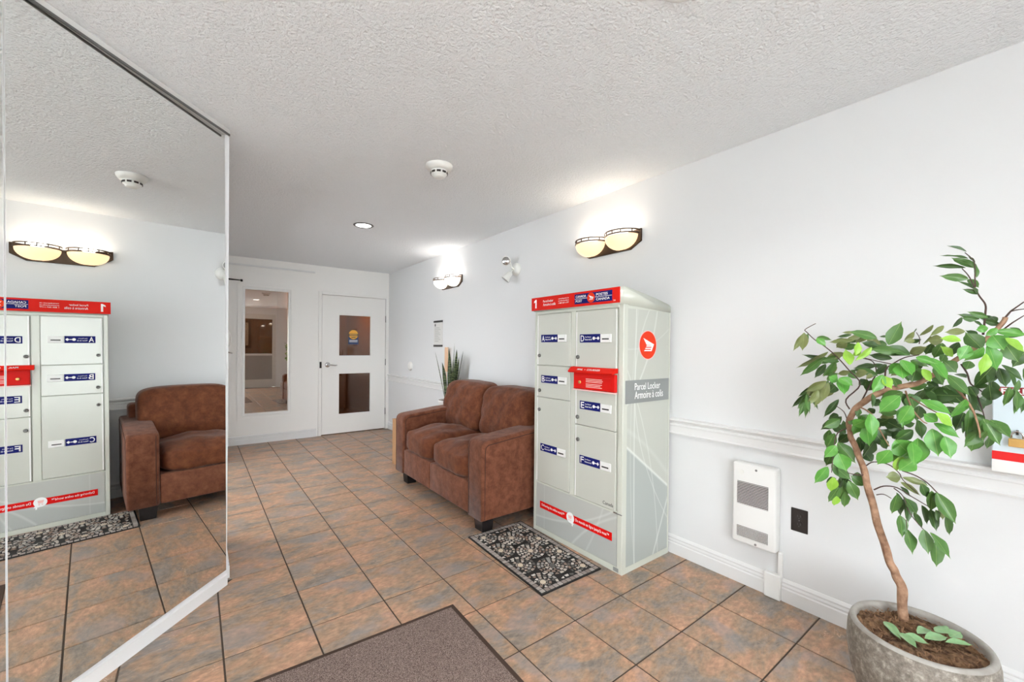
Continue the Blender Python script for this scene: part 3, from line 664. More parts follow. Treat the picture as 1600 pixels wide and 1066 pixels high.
# header cap: profile in x-z, extruded along y
prof = [(1.938, 1.550), (2.420, 1.522), (2.420, 1.560), (2.400, 1.572), (2.25, 1.604), (2.09, 1.630), (1.99, 1.645), (1.95, 1.650), (1.938, 1.644)]
bm = BM(); prism(bm, [(x, LY0-.004, z) for x, z in prof], (0, LY1-LY0+.010, 0)); bmesh.ops.bevel(bm, geom=[e for e in bm.edges], offset=.003, segments=2, affect='EDGES'); obj('header_cap', bm, M_locker, L, True)
fh = FR_front(1.936)
hs = obj('header_sign', fh.rect(BM(), -2.268, -1.502, 1.556, 1.646, .0, .006), M_red, L)
fh2 = FR_front(1.930)
obj('sign_panel', fh.rect(BM(), -1.848, -1.553, 1.571, 1.633, .006, .0075), M_navy, hs)
obj('lettering', fh2.poly(BM(), [(-2.226, 1.572), (-2.214, 1.572), (-2.214, 1.632), (-2.223, 1.632), (-2.240, 1.620), (-2.240, 1.609), (-2.226, 1.617)], .0005, .0018), M_print, hs)
text('lettering', 'Parcel locker', fh2, -2.145, -2.045, 1.607, 1.622, .001, M_print, hs, .008); text('lettering', 'Armoire à colis', fh2, -2.145, -2.022, 1.582, 1.600, .001, M_print, hs, .008)
for i, (s, z) in enumerate((('canadapost.ca', 1.618), ('postescanada.ca', 1.604), ('1 800 267-1177', 1.590))): text('lettering', s, fh2, -1.995, -1.900, z-.004, z+.005, .001, M_print, hs, .01)
text('lettering', 'CANADA', fh2, -1.838, -1.752, 1.609, 1.624, .0016, M_print, hs, .012); text('lettering', 'POST', fh2, -1.838, -1.785, 1.581, 1.596, .0016, M_print, hs, .012)
text('lettering', 'POSTES', fh2, -1.672, -1.585, 1.609, 1.624, .0016, M_print, hs, .012); text('lettering', 'CANADA', fh2, -1.672, -1.570, 1.581, 1.596, .0016, M_print, hs, .012)
obj('sign_rule', fh2.rect(BM(), -1.846, -1.740, 1.6015, 1.604, .0015, .0022), M_print, hs); obj('sign_rule', fh2.rect(BM(), -1.680, -1.555, 1.6015, 1.604, .0015, .0022), M_print, hs)
logo(fh2, -1.712, 1.602, .030, .0015, hs, False)
text('lettering', 'TM', fh2, -1.545, -1.530, 1.566, 1.574, .001, M_print, hs)
# doors
def locker_door(y0, y1, z0, z1, letter, ly, lz, kz, ky):
    d = obj('door', mb((LX-.007, LX+.009, y0, y1, z0, z1), bev=.0025), M_lockdoor, L)
    f2 = FR_front(LX-.007)
    obj('door_edge', mb((LX-.0085, LX-.006, y1-.010, y1-.003, z0+.004, z1-.004)), M_white, d)
    # blue label
    u = -ly; obj('label_plate', f2.rect(BM(), u, u+.163, lz-.026, lz+.026, 0, .0012), M_navy, d)
    text('lettering', letter, f2, u+.008, u+.036, lz-.019, lz+.019, .0013, M_print, d, .01)
    text('lettering', 'Key Return', f2, u+.044, u+.092, lz+.003, lz+.012, .0013, M_print, d); text('lettering', 'Retour de clé', f2, u+.044, u+.098, lz-.012, lz-.002, .0013, M_print, d)
    bm = BM(); f2.disc(bm, u+.114, lz, .010, .0012, .002, 14); f2.rect(bm, u+.12, u+.138, lz-.0025, lz+.0025, .0012, .002); f2.poly(bm, [(u+.138, lz), (u+.148, lz+.011), (u+.158, lz), (u+.148, lz-.011)], .0012, .002)
    obj('key_symbol', bm, M_print, d)
    # slot plate
    bm = BM(); f2.rect(bm, u+.168, u+.248, lz-.026, lz+.024, 0, .006); bmesh.ops.bevel(bm, geom=bm.edges[:], offset=.002, segments=1, affect='EDGES'); obj('slot_plate', bm, M_white, d)
    obj('slot', f2.rect(BM(), u+.182, u+.232, lz-.009, lz-.001, .006, .0072), M_dark, d)
    if kz: obj('lock', lathe(BM(), (LX-.007, ky, kz), [(.0125, 0), (.0125, -.007), (.009, -.010), (.004, -.0101), (.004, -.007), (0, -.007)], 18, 0), M_grey, d, True)
    return d
ya0, ya1 = 1.901, 2.222; yb0, yb1 = 1.534, 1.852
locker_door(ya0, ya1, 1.174, 1.526, 'A', 2.182, 1.359, 1.240, 2.197)
locker_door(ya0, ya1, .951, 1.171, 'B', 2.178, 1.078, .996, 2.193)
locker_door(ya0, ya1, .356, .948, 'C', 2.180, .601, .862, 2.194)
locker_door(yb0, yb1, 1.172, 1.526, 'D', 1.817, 1.355, 1.238, 1.832)
locker_door(yb0, yb1, .812, 1.034, 'E', 1.812, .939, .859, 1.830)
dF = locker_door(yb0, yb1, .354, .809, 'F', 1.811, .597, .718, 1.826)
obj('filler_panel', mb((LX-.003, LX+.009, yb0, yb1, 1.034, 1.172)), M_lockdoor, L)
text('lettering', 'Canada', FR_front(LX-.007), -1.622, -1.545, .372, .392, .0012, M_charcoal, dF)
# red mail slot box
ms = obj('mail_slot', mb((LX-.026, LX-.004, 1.527, 1.852, 1.040, 1.142), bev=.003), M_redbox, L)
bm = BM(); prism(bm, [(LX-.004, 1.524, 1.178), (LX-.030, 1.524, 1.176), (LX-.058, 1.524, 1.150), (LX-.054, 1.524, 1.142), (LX-.026, 1.524, 1.150), (LX-.004, 1.524, 1.150)], (0, .348, 0))
obj('hood', bm, M_red, ms)
obj('inset', FR_front(LX-.026).rect(BM(), -1.846, -1.555, 1.046, 1.118, 0, .0025), M_redbox, ms)
obj('lower_rim', mb((LX-.028, LX-.004, 1.527, 1.856, 1.031, 1.038)), M_pink, ms)
fm = FR_front(LX-.0285)
obj('lock', lathe(BM(), (LX-.0285, 1.795, 1.083), [(.010, 0), (.010, -.005), (.004, -.0052), (0, -.003)], 16, 0), M_brass, ms, True)
text('lettering', 'MAIL  •  COURRIER', Frame((LX-.0445, 0, 1.163), (0, -1, 0), (0.733, 0, 0.680)), -1.80, -1.62, -.008, .006, .0012, M_print, ms, .01)
for k in range(3): obj('print_line', fm.rect(BM(), -1.745, -1.62+.006*(k % 2), 1.104-k*.009, 1.108-k*.009, 0, .0006), M_pink, ms)
for k in range(3): obj('print_line', fm.rect(BM(), -1.745, -1.62-.012*(k % 2), 1.073-k*.009, 1.077-k*.009, 0, .0006), M_pink, ms)
# base panel
bp_ = obj('base_panel', mb((LX-.003, LX+.009, LY0+.036, LY1-.030, .037, .341)), M_basep, L)
fbp = FR_front(LX-.003)
obj('banner', fbp.rect(BM(), -2.184, -1.556, .172, .220, 0, .001), M_banner, bp_)
text('lettering', 'Delivering the online world™', fbp, -2.165, -1.945, .186, .208, .0012, M_print, bp_, .004)
text('lettering', "Du monde en ligne jusqu'à vous™", fbp, -1.845, -1.578, .184, .208, .0012, M_print, bp_, .004)
obj('badge', fbp.disc(BM(), -1.890, .197, .034, .001, .0018, 26), M_print, bp_)
bm = BM(); fbp.poly(bm, [(-1.908, .210), (-1.876, .210), (-1.880, .190), (-1.903, .190)], .0018, .0024); fbp.disc(bm, -1.900, .181, .004, .0018, .0024, 10); fbp.disc(bm, -1.884, .181, .004, .0018, .0024, 10)
obj('cart_symbol', bm, M_pink, bp_)
obj('pointer_symbol', fbp.poly(BM(), [(-1.876, .190), (-1.856, .162), (-1.866, .163), (-1.866, .148), (-1.874, .150), (-1.876, .164), (-1.884, .160)], .0024, .003), M_print, bp_)
obj('rating_plate', FR_front(LX-.004).rect(BM(), -1.545, -1.508, .008, .030, 0, .001), M_greyband, L)
obj('latch', mb((LX-.012, LX-.004, 1.522, 1.542, .344, .350)), M_chrome, L)

# ================================================================== SOFA
SX0, SY0, SY1 = 1.555, 2.325, 3.835
S = thing('loveseat', 'brown velvet two-seat sofa with dark wooden block feet beside the locker', 'sofa', (2.0, (SY0+SY1)/2, 0))
def arm(y0, y1):
    # side outline in x-z with rounded front and gently rising top
    pts = [(SX0, .110), (SX0, .600), (SX0+.006, .625), (SX0+.022, .643), (SX0+.05, .654), (1.95, .690), (2.36, .715), (2.40, .705), (2.40, .110)]
    bm = BM(); prism(bm, [(x, y0, z) for x, z in pts], (0, y1-y0, 0))
    bmesh.ops.bevel(bm, geom=[e for e in bm.edges if abs(e.verts[0].co.y-e.verts[1].co.y) < 1e-4], offset=.020, segments=3, affect='EDGES', profile=.6)
    a = obj('arm', bm, M_velvet, S, True)
    fr = [(x-.001 if i < 4 else x, y0+.026, z+.001) for i, (x, z) in enumerate(pts[:7])]
    yy = y0-.0005
    obj('piping', tube(BM(), [(SX0+.024, yy+.002, .12), (SX0+.024, yy, .585), (SX0+.03, yy, .612), (SX0+.05, yy, .626), (1.95, yy, .662), (2.36, yy, .687)], .0028, 6), M_piping, a)
    obj('piping', tube(BM(), [(SX0-.0005, y1-.022, .12), (SX0-.0005, y1-.022, .595), (SX0+.008, y1-.020, .626), (SX0+.03, y1-.018, .643), (1.95, y1-.014, .683)], .0028, 6), M_piping, a)
    return a
arm(SY0, SY0+.19); arm(SY1-.182, SY1)
ym = 3.122
for a, b_ in ((SY0+.192, ym-.002), (ym+.002, SY1-.184)):
    obj('seat_base', mb((SX0+.006, 2.36, a, b_, .112, .335), bev=.012, segs=2), M_velvet, S, True)
obj('back_frame', mb((2.22, 2.425, SY0+.05, SY1-.05, .110, .82), bev=.03, segs=3), M_velvet, S, True)
def pillow(x0, x1, y0, y1, z0, z1, crown, nx=18, px=.35, shear=0.0, sag=0.0, exx=.25, seed=0, top='z'):
    """soft box: superellipse edges and a crowned top"""
    rnd = random.Random(seed); ph = [rnd.uniform(0, 6) for _ in range(6)]
    bm = BM(); r = bmesh.ops.create_cube(bm, size=2.0)
    bmesh.ops.subdivide_edges(bm, edges=bm.edges[:], cuts=nx, use_grid_fill=True)
    cx, cy_, cz = (x0+x1)/2, (y0+y1)/2, (z0+z1)/2; hx, hy, hz = abs(x1-x0)/2, (y1-y0)/2, (z1-z0)/2
    for v in bm.verts:
        a, b2, c = v.co
        n_ = 1/exx  # exponent of the superellipsoid
        k = (abs(a)**n_+abs(b2)**n_+abs(c)**n_)**(-1/n_) if True else 1
        a, b2, c = a*k, b2*k, c*k
        w = .006*math.sin(7*a+ph[0]+3*b2)+.005*math.sin(9*b2+ph[1]+4*c)+.004*math.sin(11*c+ph[2]+5*a)
        X, Y, Z = hx*a, hy*b2, hz*c
        if top == 'z':
            Z += (crown*(1-a*a)*(1-b2*b2)*(1 if c > 0 else .2) if True else 0) + w*(.5+.5*(c > 0))
        else:
            X += -crown*(1-b2*b2)*(1-c*c)*(1 if a < 0 else .2) + w
            Z += .012*math.cos(b2*1.4)*(c > 0)
        X += shear*Z
        v.co = (cx+X, cy_+Y, cz+Z)
    return bm
obj('seat_cushion', pillow(SX0-.012, 2.20, ym+.004, SY1-.186, .325, .530, .045, seed=1, exx=.20), M_velvet2, S, True)
obj('seat_cushion', pillow(SX0-.012, 2.20, SY0+.194, ym-.004, .325, .525, .040, seed=2, exx=.20), M_velvet2, S, True)
obj('back_cushion', pillow(2.04, 2.29, 3.115, 3.80, .52, .955, .045, shear=.20, seed=3, exx=.17, top='x'), M_velvet2, S, True)
obj('back_cushion', pillow(2.04, 2.29, 2.42, 3.11, .52, .950, .045, shear=.20, seed=4, exx=.17, top='x'), M_velvet2, S, True)
for (x, y) in ((SX0+.05, SY0+.07), (SX0+.05, SY1-.17), (2.26, SY0+.07), (2.26, SY1-.17)):
    bm = BM(); prism(bm, [(x, y, .112), (x+.1, y, .112), (x+.1, y+.11, .112), (x, y+.11, .112)], (0, 0, -.1115))
    for v in bm.verts:
        if v.co.z < .01: v.co.x += (x+.05-v.co.x)*.15; v.co.y += (y+.055-v.co.y)*.15
    obj('foot', bm, M_wood, S)

# cardboard box beside the sofa
t = thing('cardboard_box', 'tall tan cardboard box standing beyond the far arm of the sofa', 'box', (1.95, 4.24, 0))
obj('carton', mb((1.755, 2.14, 4.06, 4.42, .001, .49), bev=.003), M_card, t)
obj('flap', mb((1.752, 2.143, 4.057, 4.239, .490, .494)), M_card, t); obj('flap', mb((1.752, 2.143, 4.241, 4.423, .490, .494)), M_card, t)
obj('tape', mb((1.753, 2.142, 4.22, 4.26, .494, .4955)), M_peach, t)

# ================================================================== SNAKE PLANT
px_, py_ = 2.300, 4.120
t = thing('snake_plant', 'upright snake plant in a tall white pot behind the sofa', 'plant', (px_, py_, 0))
obj('pot', lathe(BM(), (px_, py_, 0), [(.085, .001), (.092, .01), (.118, .67), (.124, .675), (.124, .70), (.116, .70), (.112, .675), (.110, .65)], 36), M_white, t, True)
obj('soil', lathe(BM(), (px_, py_, 0), [(.111, .684), (.06, .690), (0, .692)], 24), M_soil, t, True)
def blade(bx, by, tx, ty, X, w, seed, twist=0.0):
    """a stiff upright leaf from measured base and tip"""
    a = on_plane(bx, by, 0, X); c = on_plane(tx, ty, 0, X+.02*math.sin(seed))
    n = 12; ax = c-a; side = Vector((.35*math.sin(seed*1.7), 1, 0)).normalized(); out = Vector((1, 0, 0)); bm = BM(); rows = []
    for i in range(n+1):
        s = i/n; wd = w*(.62+.9*s-.1)*(1-s**3.2)**.9 if s < 1 else 0.0; wd = max(wd, .0006)
        ang = twist*(s-.3)+.12*math.sin(5*s+seed); sd = (side*math.cos(ang)+out*math.sin(ang)); nn = sd.cross(ax).normalized()
        p = a+ax*s+side*.006*math.sin(4*s+seed)
        rows.append([bm.verts.new(p+sd*(wd/2*k)+nn*(.18*wd*(abs(k)))) for k in (-1, -.5, 0, .5, 1)])
    for r0, r1 in zip(rows, rows[1:]):
        for k in range(4): bm.faces.new((r0[k], r0[k+1], r1[k+1], r1[k]))
    g = bmesh.ops.solidify(bm, geom=bm.faces[:], thickness=.004)
    bmesh.ops.recalc_face_normals(bm, faces=bm.faces)
    return obj('leaf', bm, M_snake, t, True)
# crop scale 8.2 from (660, 510)
for i, (a, b_, c, d_, X, w, tw) in enumerate([(290, 950, 160, 320, 2.27, .045, .5), (300, 960, 250, 460, 2.25, .075, .0), (335, 955, 340, 285, 2.29, .075, .2), (325, 965, 345, 660, 2.22, .065, .0),
        (365, 955, 412, 215, 2.33, .05, .6), (375, 955, 438, 295, 2.31, .070, .3), (380, 960, 462, 390, 2.30, .06, .5), (390, 960, 520, 320, 2.34, .045, .9), (395, 965, 487, 655, 2.25, .06, .2), (350, 960, 395, 430, 2.27, .06, .8)]):
    blade(660+a/8.2, 510+b_/8.2, 660+c/8.2, 510+d_/8.2, X, w, i+1, tw)
a = on_plane(703, 629, 0, 2.21); obj('plant_tag', mb((a.x-.001, a.x+.001, a.y-.014, a.y+.014, .69, .80)), M_print, t)
a = on_plane(696.5, 563, 0, 2.405); obj('peach_card', mb((2.400, 2.406, a.y-.055, a.y+.02, 1.0, 1.29), (2.4015, 2.4045, a.y-.03, a.y-.02, .69, 1.0)), M_peach, t, label='peach card on a stick')

# ================================================================== MATS
R2 = math.radians(-1.7)
t = thing('entrance_mat', 'large flecked brown entrance mat with a dark rubber edge', 'mat', (.35, 1.2, 0))
def matbox(x0, x1, y0, y1, z0, z1, bev=0):
    bm = BM(); box(bm, x0, x1, y0, y1, z0, z1, bev=bev); bmesh.ops.rotate(bm, verts=bm.verts, cent=(1.042, 1.812, 0), matrix=Matrix.Rotation(R2, 3, 'Z')); return bm
obj('rubber_edge', matbox(-.36, 1.042, .72, 1.812, .0005, .006, .002), M_matbase, t)
obj('pile', matbox(-.338, 1.020, .742, 1.790, .006, .010, .002), M_mat, t)
# mosaic mat
mc = [Vector(v) for v in ((1.491, 2.396, 0), (1.959, 2.388, 0), (1.916, 1.598, 0), (1.454, 1.606, 0))]
mc[1] = Vector((1.948, 2.392, 0)); mc[2] = Vector((1.912, 1.600, 0))
def mm(a, b_):    # a across (0..1 from left edge to locker side), b along (0 far .. 1 near)
    return mc[0]*(1-a)*(1-b_)+mc[1]*a*(1-b_)+mc[2]*a*b_+mc[3]*(1-a)*b_
t = thing('mosaic_mat', 'black rubber mat with pebble mosaic rosettes in front of the parcel locker', 'mat', mm(.5, .5))
bm = BM(); prism(bm, [mm(*q)+Vector((0, 0, .0005)) for q in ((0, 0), (1, 0), (1, 1), (0, 1))], (0, 0, .006)); obj('rubber_base', bm, M_black, t)
WX, WY = .457, .792
cents = [(a_, b_) for a_, ys in (((1.555-1.475)/WX, (2.32, 2.11, 1.90, 1.69)), ((1.712-1.475)/WX, (2.21, 2.0, 1.79)), ((1.862-1.475)/WX, (2.31, 2.10, 1.89, 1.685))) for b_ in ys]
cents = [(a_*WX, 2.395-y) for a_, y in cents]
allc = cents+[(.08-.155, v) for v in (.185, .395, .605)]+[(.388+.15, v) for v in (.185, .395, .605)]+[(.237, -.02), (.237, .815)]
def P2(x, y, z=.0065): return mm(x/WX, y/WY)+Vector((0, 0, z))
def stone(bm, pts, h=.0022): prism(bm, [P2(*q) for q in pts], (0, 0, h))
for k, (cx, cy_) in enumerate(cents):
    bm = BM(); stone(bm, [(cx+.017*math.cos(2*math.pi*i/16), cy_+.017*math.sin(2*math.pi*i/16)) for i in range(16)], .003)
    obj('rosette_centre', bm, M_medal2 if k == 6 else M_medal, t)
bm = BM(); BD = .042
for ci, (cx, cy_) in enumerate(allc):
    for r0, r1, n, fill in ((.0220, .0280, 15, .50), (.0335, .0480, 10, .64), (.0545, .0700, 13, .68), (.0765, .0915, 16, .70), (.098, .112, 20, .66)):
        for i in range(n):
            am = 2*math.pi*(i+.5*(n % 2))/n; hw = math.pi/n*fill; rm = (r0+r1)/2
            x, y = cx+rm*math.cos(am), cy_+rm*math.sin(am)
            if not (BD+.004 < x < WX-BD-.004 and BD+.004 < y < WY-BD-.004): continue
            dd = math.hypot(x-cx, y-cy_)
            if any(math.hypot(x-ax, y-ay)*1.0 < dd+.011 for j, (ax, ay) in enumerate(allc) if j != ci): continue
            jt = random.uniform(-.0012, .0012)
            if (i+int(r0*1000)) % 3 == 0: pts = [(cx+(r0+jt)*math.cos(am), cy_+(r0+jt)*math.sin(am)), (cx+r1*math.cos(am+hw), cy_+r1*math.sin(am+hw)), (cx+r1*math.cos(am-hw), cy_+r1*math.sin(am-hw))]
            else: pts = [(cx+rr_*math.cos(am+s*hw*k2), cy_+rr_*math.sin(am+s*hw*k2)) for rr_, s, k2 in ((r0, -1, .9), (r0, 1, .9), (r1+jt, 1, 1), (r1+jt, -1, 1))]
            stone(bm, pts[::-1])
obj('mosaic_stones', bm, M_mosaic, t, kind='stuff')
bm = BM()
nl, nw = 26, 14
for side in range(2):
    for i in range(nl):
        y0, y1 = .010+(WY-.020)*i/nl+.003, .010+(WY-.020)*(i+1)/nl-.003; xa = .010 if side == 0 else WX-.010-.026
        stone(bm, [(xa, y0), (xa+.026, y0), (xa+.026, y1), (xa, y1)])
    for i in range(nw-2):
        x0 = .040+(WX-.080)*i/(nw-2)+.003; x1 = .040+(WX-.080)*(i+1)/(nw-2)-.003; yb_ = .010 if side == 0 else WY-.010-.026
        stone(bm, [(x0, yb_), (x1, yb_), (x1, yb_+.026), (x0, yb_+.026)])
obj('border_stones', bm, M_border, t, kind='stuff')

# ================================================================== WALL ITEMS
fr = FR_front(XR)
t = thing('wall_heater', 'white enamelled wall heater with two black louvred grilles', 'heater', (XR, .97, .25))
HX = XR-.066
bm = mb((HX, XR-.001, .868, 1.082, .247, .680), bev=.012, segs=3); obj('case', bm, M_white, t, True)
fhh = FR_front(HX)
for (z0, z1, n) in ((.459, .581, 15), (.281, .339, 8)):
    g = obj('grille', fhh.rect(BM(), -1.056, -.903, z0, z1, .0, .0008), M_dark, t)
    for k in range(n):
        z = z0+(z1-z0)*(k+.5)/n
        bm = BM(); fhh.rect(bm, -1.056, -.903, z-.0011, z+.0011, .0008, .0045); obj('slat', bm, M_white, g)
for z in (.655, .262): obj('screw', fhh.disc(BM(), -.962, z, .006, 0, .0015, 12), M_screw, t)
obj('knob_cover', fhh.disc(BM(), -1.035, .632, .012, 0, .003, 16), M_plastic, t)
t = thing('cable_conduit', 'white cable conduit and box below the wall heater', 'conduit', (XR, .89, 0))
obj('conduit', mb((XR-.024, XR-.001, .852, .874, .115, .2465), bev=.004), M_white, t)
obj('junction_box', mb((XR-.036, XR-.001, .856, .933, .001, .128), bev=.004), M_white, t)
t = thing('wall_outlet', 'dark brown double power outlet low on the white wall', 'outlet', (XR, .785, .435))
oy, oz = .785, .436
obj('cover_plate', mb((XR-.006, XR-.0005, oy-.036, oy+.036, oz-.058, oz+.058), bev=.002), M_dark, t)
for dz in (-.020, .020):
    s = obj('socket', FR_front(XR-.006).disc(BM(), -oy, oz+dz, .015, 0, .0025, 20, .017), M_dark, t)
    for du in (-.006, .006): obj('slot', FR_front(XR-.0085).rect(BM(), -oy+du-.001, -oy+du+.001, oz+dz-.002, oz+dz+.008, 0, .0006), M_grey, s)
    obj('slot', FR_front(XR-.0085).disc(BM(), -oy, oz+dz-.008, .0025, 0, .0006, 10), M_grey, s)
obj('screw', FR_front(XR-.006).disc(BM(), -oy, oz, .003, 0, .001, 10), M_screw, t)
# fire plan box
FX = 2.385
t = thing('fire_plan_box', 'flat red, pale blue and white sheet box with a brass padlock behind the tree', 'box', (XR, .02, .85))
obj('case', mb((FX, XR-.021, -.16, .158, .852, 1.198), bev=.003), M_firebody, t)
obj('wall_bracket', mb((XR-.021, XR-.0005, -.14, .138, .87, 1.18)), M_trim, t)
ffb = FR_front(FX)
obj('lower_panel', ffb.rect(BM(), -.157, .159, .853, .896, 0, .0015), M_white, t)
obj('stripe', ffb.rect(BM(), -.157, .159, .897, .928, 0, .0016), M_firestripe, t)
hb = obj('header_band', ffb.rect(BM(), -.142, .150, 1.137, 1.166, 0, .0016), M_firered, t)
text('lettering', 'FIRE PLAN', ffb, -.138, .03, 1.141, 1.162, .0018, M_print, hb, .03)
pl = thing('padlock', 'small brass padlock hanging on the pale blue box', 'padlock', (FX-.01, .102, .96))
obj('lock_body', mb((FX-.020, FX-.003, .078, .118, .952, .982), bev=.002), M_brass, pl)
obj('shackle', tube(BM(), [(FX-.011, .098+.014*math.cos(a), .984+.018*math.sin(a)+(.006 if 0 < a < 3.1 else 0)) for a in [math.pi*k/10 for k in range(11)]], .0028, 8), M_chrome, pl, True)
obj('hasp', mb((FX-.012, FX, .095, .101, .996, 1.012)), M_dark, pl)
# notice, thermostat, emergency light
t = thing('wall_notice', 'pale paper notice with dark top and bottom strips above the snake plant', 'notice', (XR, 4.675, 1.3))
obj('sheet', mb((XR-.003, XR-.0005, 4.56, 4.79, 1.30, 1.62)), M_paper, t)
obj('top_strip', mb((XR-.007, XR-.003, 4.555, 4.795, 1.600, 1.624)), M_charcoal, t); obj('bottom_strip', mb((XR-.007, XR-.003, 4.555, 4.795, 1.296, 1.320)), M_charcoal, t)
fn = FR_front(XR-.003)
obj('emblem', fn.disc(BM(), -4.755, 1.568, .014, 0, .0006, 16, .018), M_charcoal, t)
for k in range(9): obj('print_line', fn.rect(BM(), -4.765, -4.64+.03*math.sin(k*2.1), 1.53-k*.021, 1.534-k*.021, 0, .0005), M_greyband, t)
a = on_plane(642, 572, 0, XR); obj('thermostat', lathe(BM(), (XR, a.y, a.z), [(.062, -.0005), (.062, -.012), (.052, -.026), (.03, -.03), (0, -.031)], 28, 0), M_plastic, None, True, label='small round white thermostat above the rail near the door', cat='thermostat')
t = thing('emergency_light', 'white twin-head emergency light on the wall between the two sconces', 'emergency light', (XR, 3.12, 2.03))
obj('wall_base', lathe(BM(), (XR, 3.10, 2.035), [(.062, -.0005), (.062, -.012), (.045, -.030), (.02, -.034), (0, -.034)], 28, 0), M_plastic, t, True)
def head(c, dr, face):
    c, dr = Vector(c), Vector(dr).normalized()
    h_ = obj('lamp_head', tube(BM(), [c-dr*.055, c-dr*.045, c-dr*.01, c+dr*.03, c+dr*.034], [.016, .024, .030, .046, .046], 20), M_plastic, t, True)
    obj('lens', tube(BM(), [c+dr*.034, c+dr*.037], [.038, .036], 20), M_down if False else M_chrome, h_, True)
    return h_
obj('arm', tube(BM(), [(XR-.03, 3.10, 2.035), (XR-.055, 3.11, 2.05), (XR-.06, 3.13, 2.10)], .008, 8), M_plastic, t, True)
obj('arm', tube(BM(), [(XR-.03, 3.10, 2.035), (XR-.055, 3.11, 2.02), (XR-.06, 3.12, 1.99)], .008, 8), M_plastic, t, True)
head((XR-.085, 3.145, 2.110), (-.75, -.62, -.1), 0); head((XR-.09, 3.13, 1.96), (-.5, .35, -.75), 0)
# door closer arm and handset at the far left corner
t = thing('door_closer', 'black door closer arm jutting out from the hidden left wall', 'door closer', (XL, 6.1, 2.1))
obj('arm', tube(BM(), [(XL+.02, 6.1, 2.118), (.455, 6.1, 2.102)], .006, 8), M_black, t, True)
obj('arm', tube(BM(), [(XL+.02, 6.1, 2.098), (.455, 6.1, 2.102)], .005, 8), M_black, t, True)
obj('pivot', tube(BM(), [(.455, 6.1, 2.088), (.455, 6.1, 2.114)], .012, 12), M_black, t, True)
obj('bracket', mb((XL+.0005, XL+.03, 6.06, 6.14, 2.07, 2.14)), M_black, t)
t = thing('wall_bell', 'white domed fitting with a chrome lever at the mirror\'s far edge', 'fitting', (XL, 6.1, 1.36))
bm = BM(); lathe(bm, (XL, 6.1, 1.375), [(.15, .0005), (.15, .03), (.14, .12), (.11, .175), (.06, .205), (0, .212)], 28, 0); obj('dome', bm, M_plastic, t, True)
obj('lever', tube(BM(), [(XL+.01, 6.1, 1.22), (XL+.14, 6.1, 1.22), (XL+.225, 6.09, 1.19)], [.012, .010, .006], 8), M_chrome, t, True)

# ================================================================== POTTED TREE
PX, PY, PR = 2.000, .290, .182
T = thing('potted_fig_tree', 'leaning artificial fig tree with sweeping leafy boughs in a speckled stone pot', 'tree', (PX, PY, 0))
obj('pot', lathe(BM(), (PX, PY, 0), [(0, .001), (.105, .001), (.125, .012), (.160, .08), (.182, .17), (.190, .24), (.187, .300), (PR, .322)], 56), M_pot, T, True)
obj('pot_rim', lathe(BM(), (PX, PY, 0), [(PR, .322), (PR-.004, .330), (PR-.010, .333), (PR-.018, .329), (PR-.021, .318), (PR-.022, .28)], 56), M_potrim, T, True)
bm = BM(); bmesh.ops.create_grid(bm, x_segments=36, y_segments=36, size=1)
for v in bm.verts:
    x, y = v.co.x, v.co.y; q = math.sqrt(x*x+y*y); m_ = max(abs(x), abs(y)) or 1; k = m_/q if q else 1
    x, y = x*k*(PR-.020), y*k*(PR-.020); v.co = (PX+x, PY+y, .306+.012*math.sin(31*x+5)*math.cos(27*y)+random.uniform(-.005, .005))
obj('soil', bm, M_soil, T, True)
bm = BM()
for k in range(420):
    a, r_ = random.uniform(0, 6.28), (PR-.026)*math.sqrt(random.random()); x, y = PX+r_*math.cos(a), PY+r_*math.sin(a); b2 = random.uniform(0, 3.14); l = random.uniform(.01, .028)
    p = Vector((x, y, random.uniform(.311, .321))); d_ = Vector((math.cos(b2), math.sin(b2), random.uniform(-.25, .35)))*l; s_ = Vector((-math.sin(b2), math.cos(b2), 0))*.0012
    v = [bm.verts.new(q_) for q_ in (p-d_/2-s_, p-d_/2+s_, p+d_/2+s_+Vector((0, 0, .002)), p+d_/2-s_)]; bm.faces.new(v)
obj('coir_fibres', bm, M_peach if False else mat('coir_fibre', rgb(150, 112, 80), .9), T, kind='stuff')
TX = 2.060
def pw_(x, y, X=TX): return on_plane(x, y, 0, X)
def crop(n):
    return {1: (7.615, 1230, 480), 2: (7.615, 1410, 480), 3: (5.33, 1230, 600), 4: (5.33, 1400, 600), 5: (8.88, 1440, 370), 6: (6.27, 1360, 720), 8: (2.913, 1220, 700)}[n]
def cp(n, x, y, X=TX):
    s, ox, oy_ = crop(n); return pw_(ox+x/s, oy_+y/s, X)
def smooth_path(pts, rads, n=6):
    out, ro = [], []
    for i in range(len(pts)-1):
        p0, p1, p2, p3 = pts[max(i-1, 0)], pts[i], pts[i+1], pts[min(i+2, len(pts)-1)]
        for k in range(n):
            t_ = k/n; out.append(.5*((2*p1)+(p2-p0)*t_+(2*p0-5*p1+4*p2-p3)*t_*t_+(3*p1-p0-3*p2+p3)*t_**3)); ro.append(rads[i]+(rads[i+1]-rads[i])*t_)
    return out+[pts[-1]], ro+[rads[-1]]
tr = [(8, 555, 850, 2.085), (8, 555, 760, 2.085), (8, 550, 640, 2.08), (8, 520, 570, 2.075), (8, 490, 500, 2.07), (8, 440, 340, 2.065), (8, 400, 190, 2.06), (3, 620, 660, 2.06), (3, 555, 500, 2.06), (3, 520, 400, 2.06), (3, 525, 280, 2.06), (3, 600, 180, 2.06),
      (3, 720, 100, 2.06), (3, 860, 45, 2.06), (3, 1060, 0, 2.06)]
pts = [cp(n, x, y, X) for n, x, y, X in tr]; rd = [.0155, .0145, .0150, .0135, .0130, .0125, .0118, .0112, .0105, .0095, .0105, .0105, .0105, .0098, .0092]
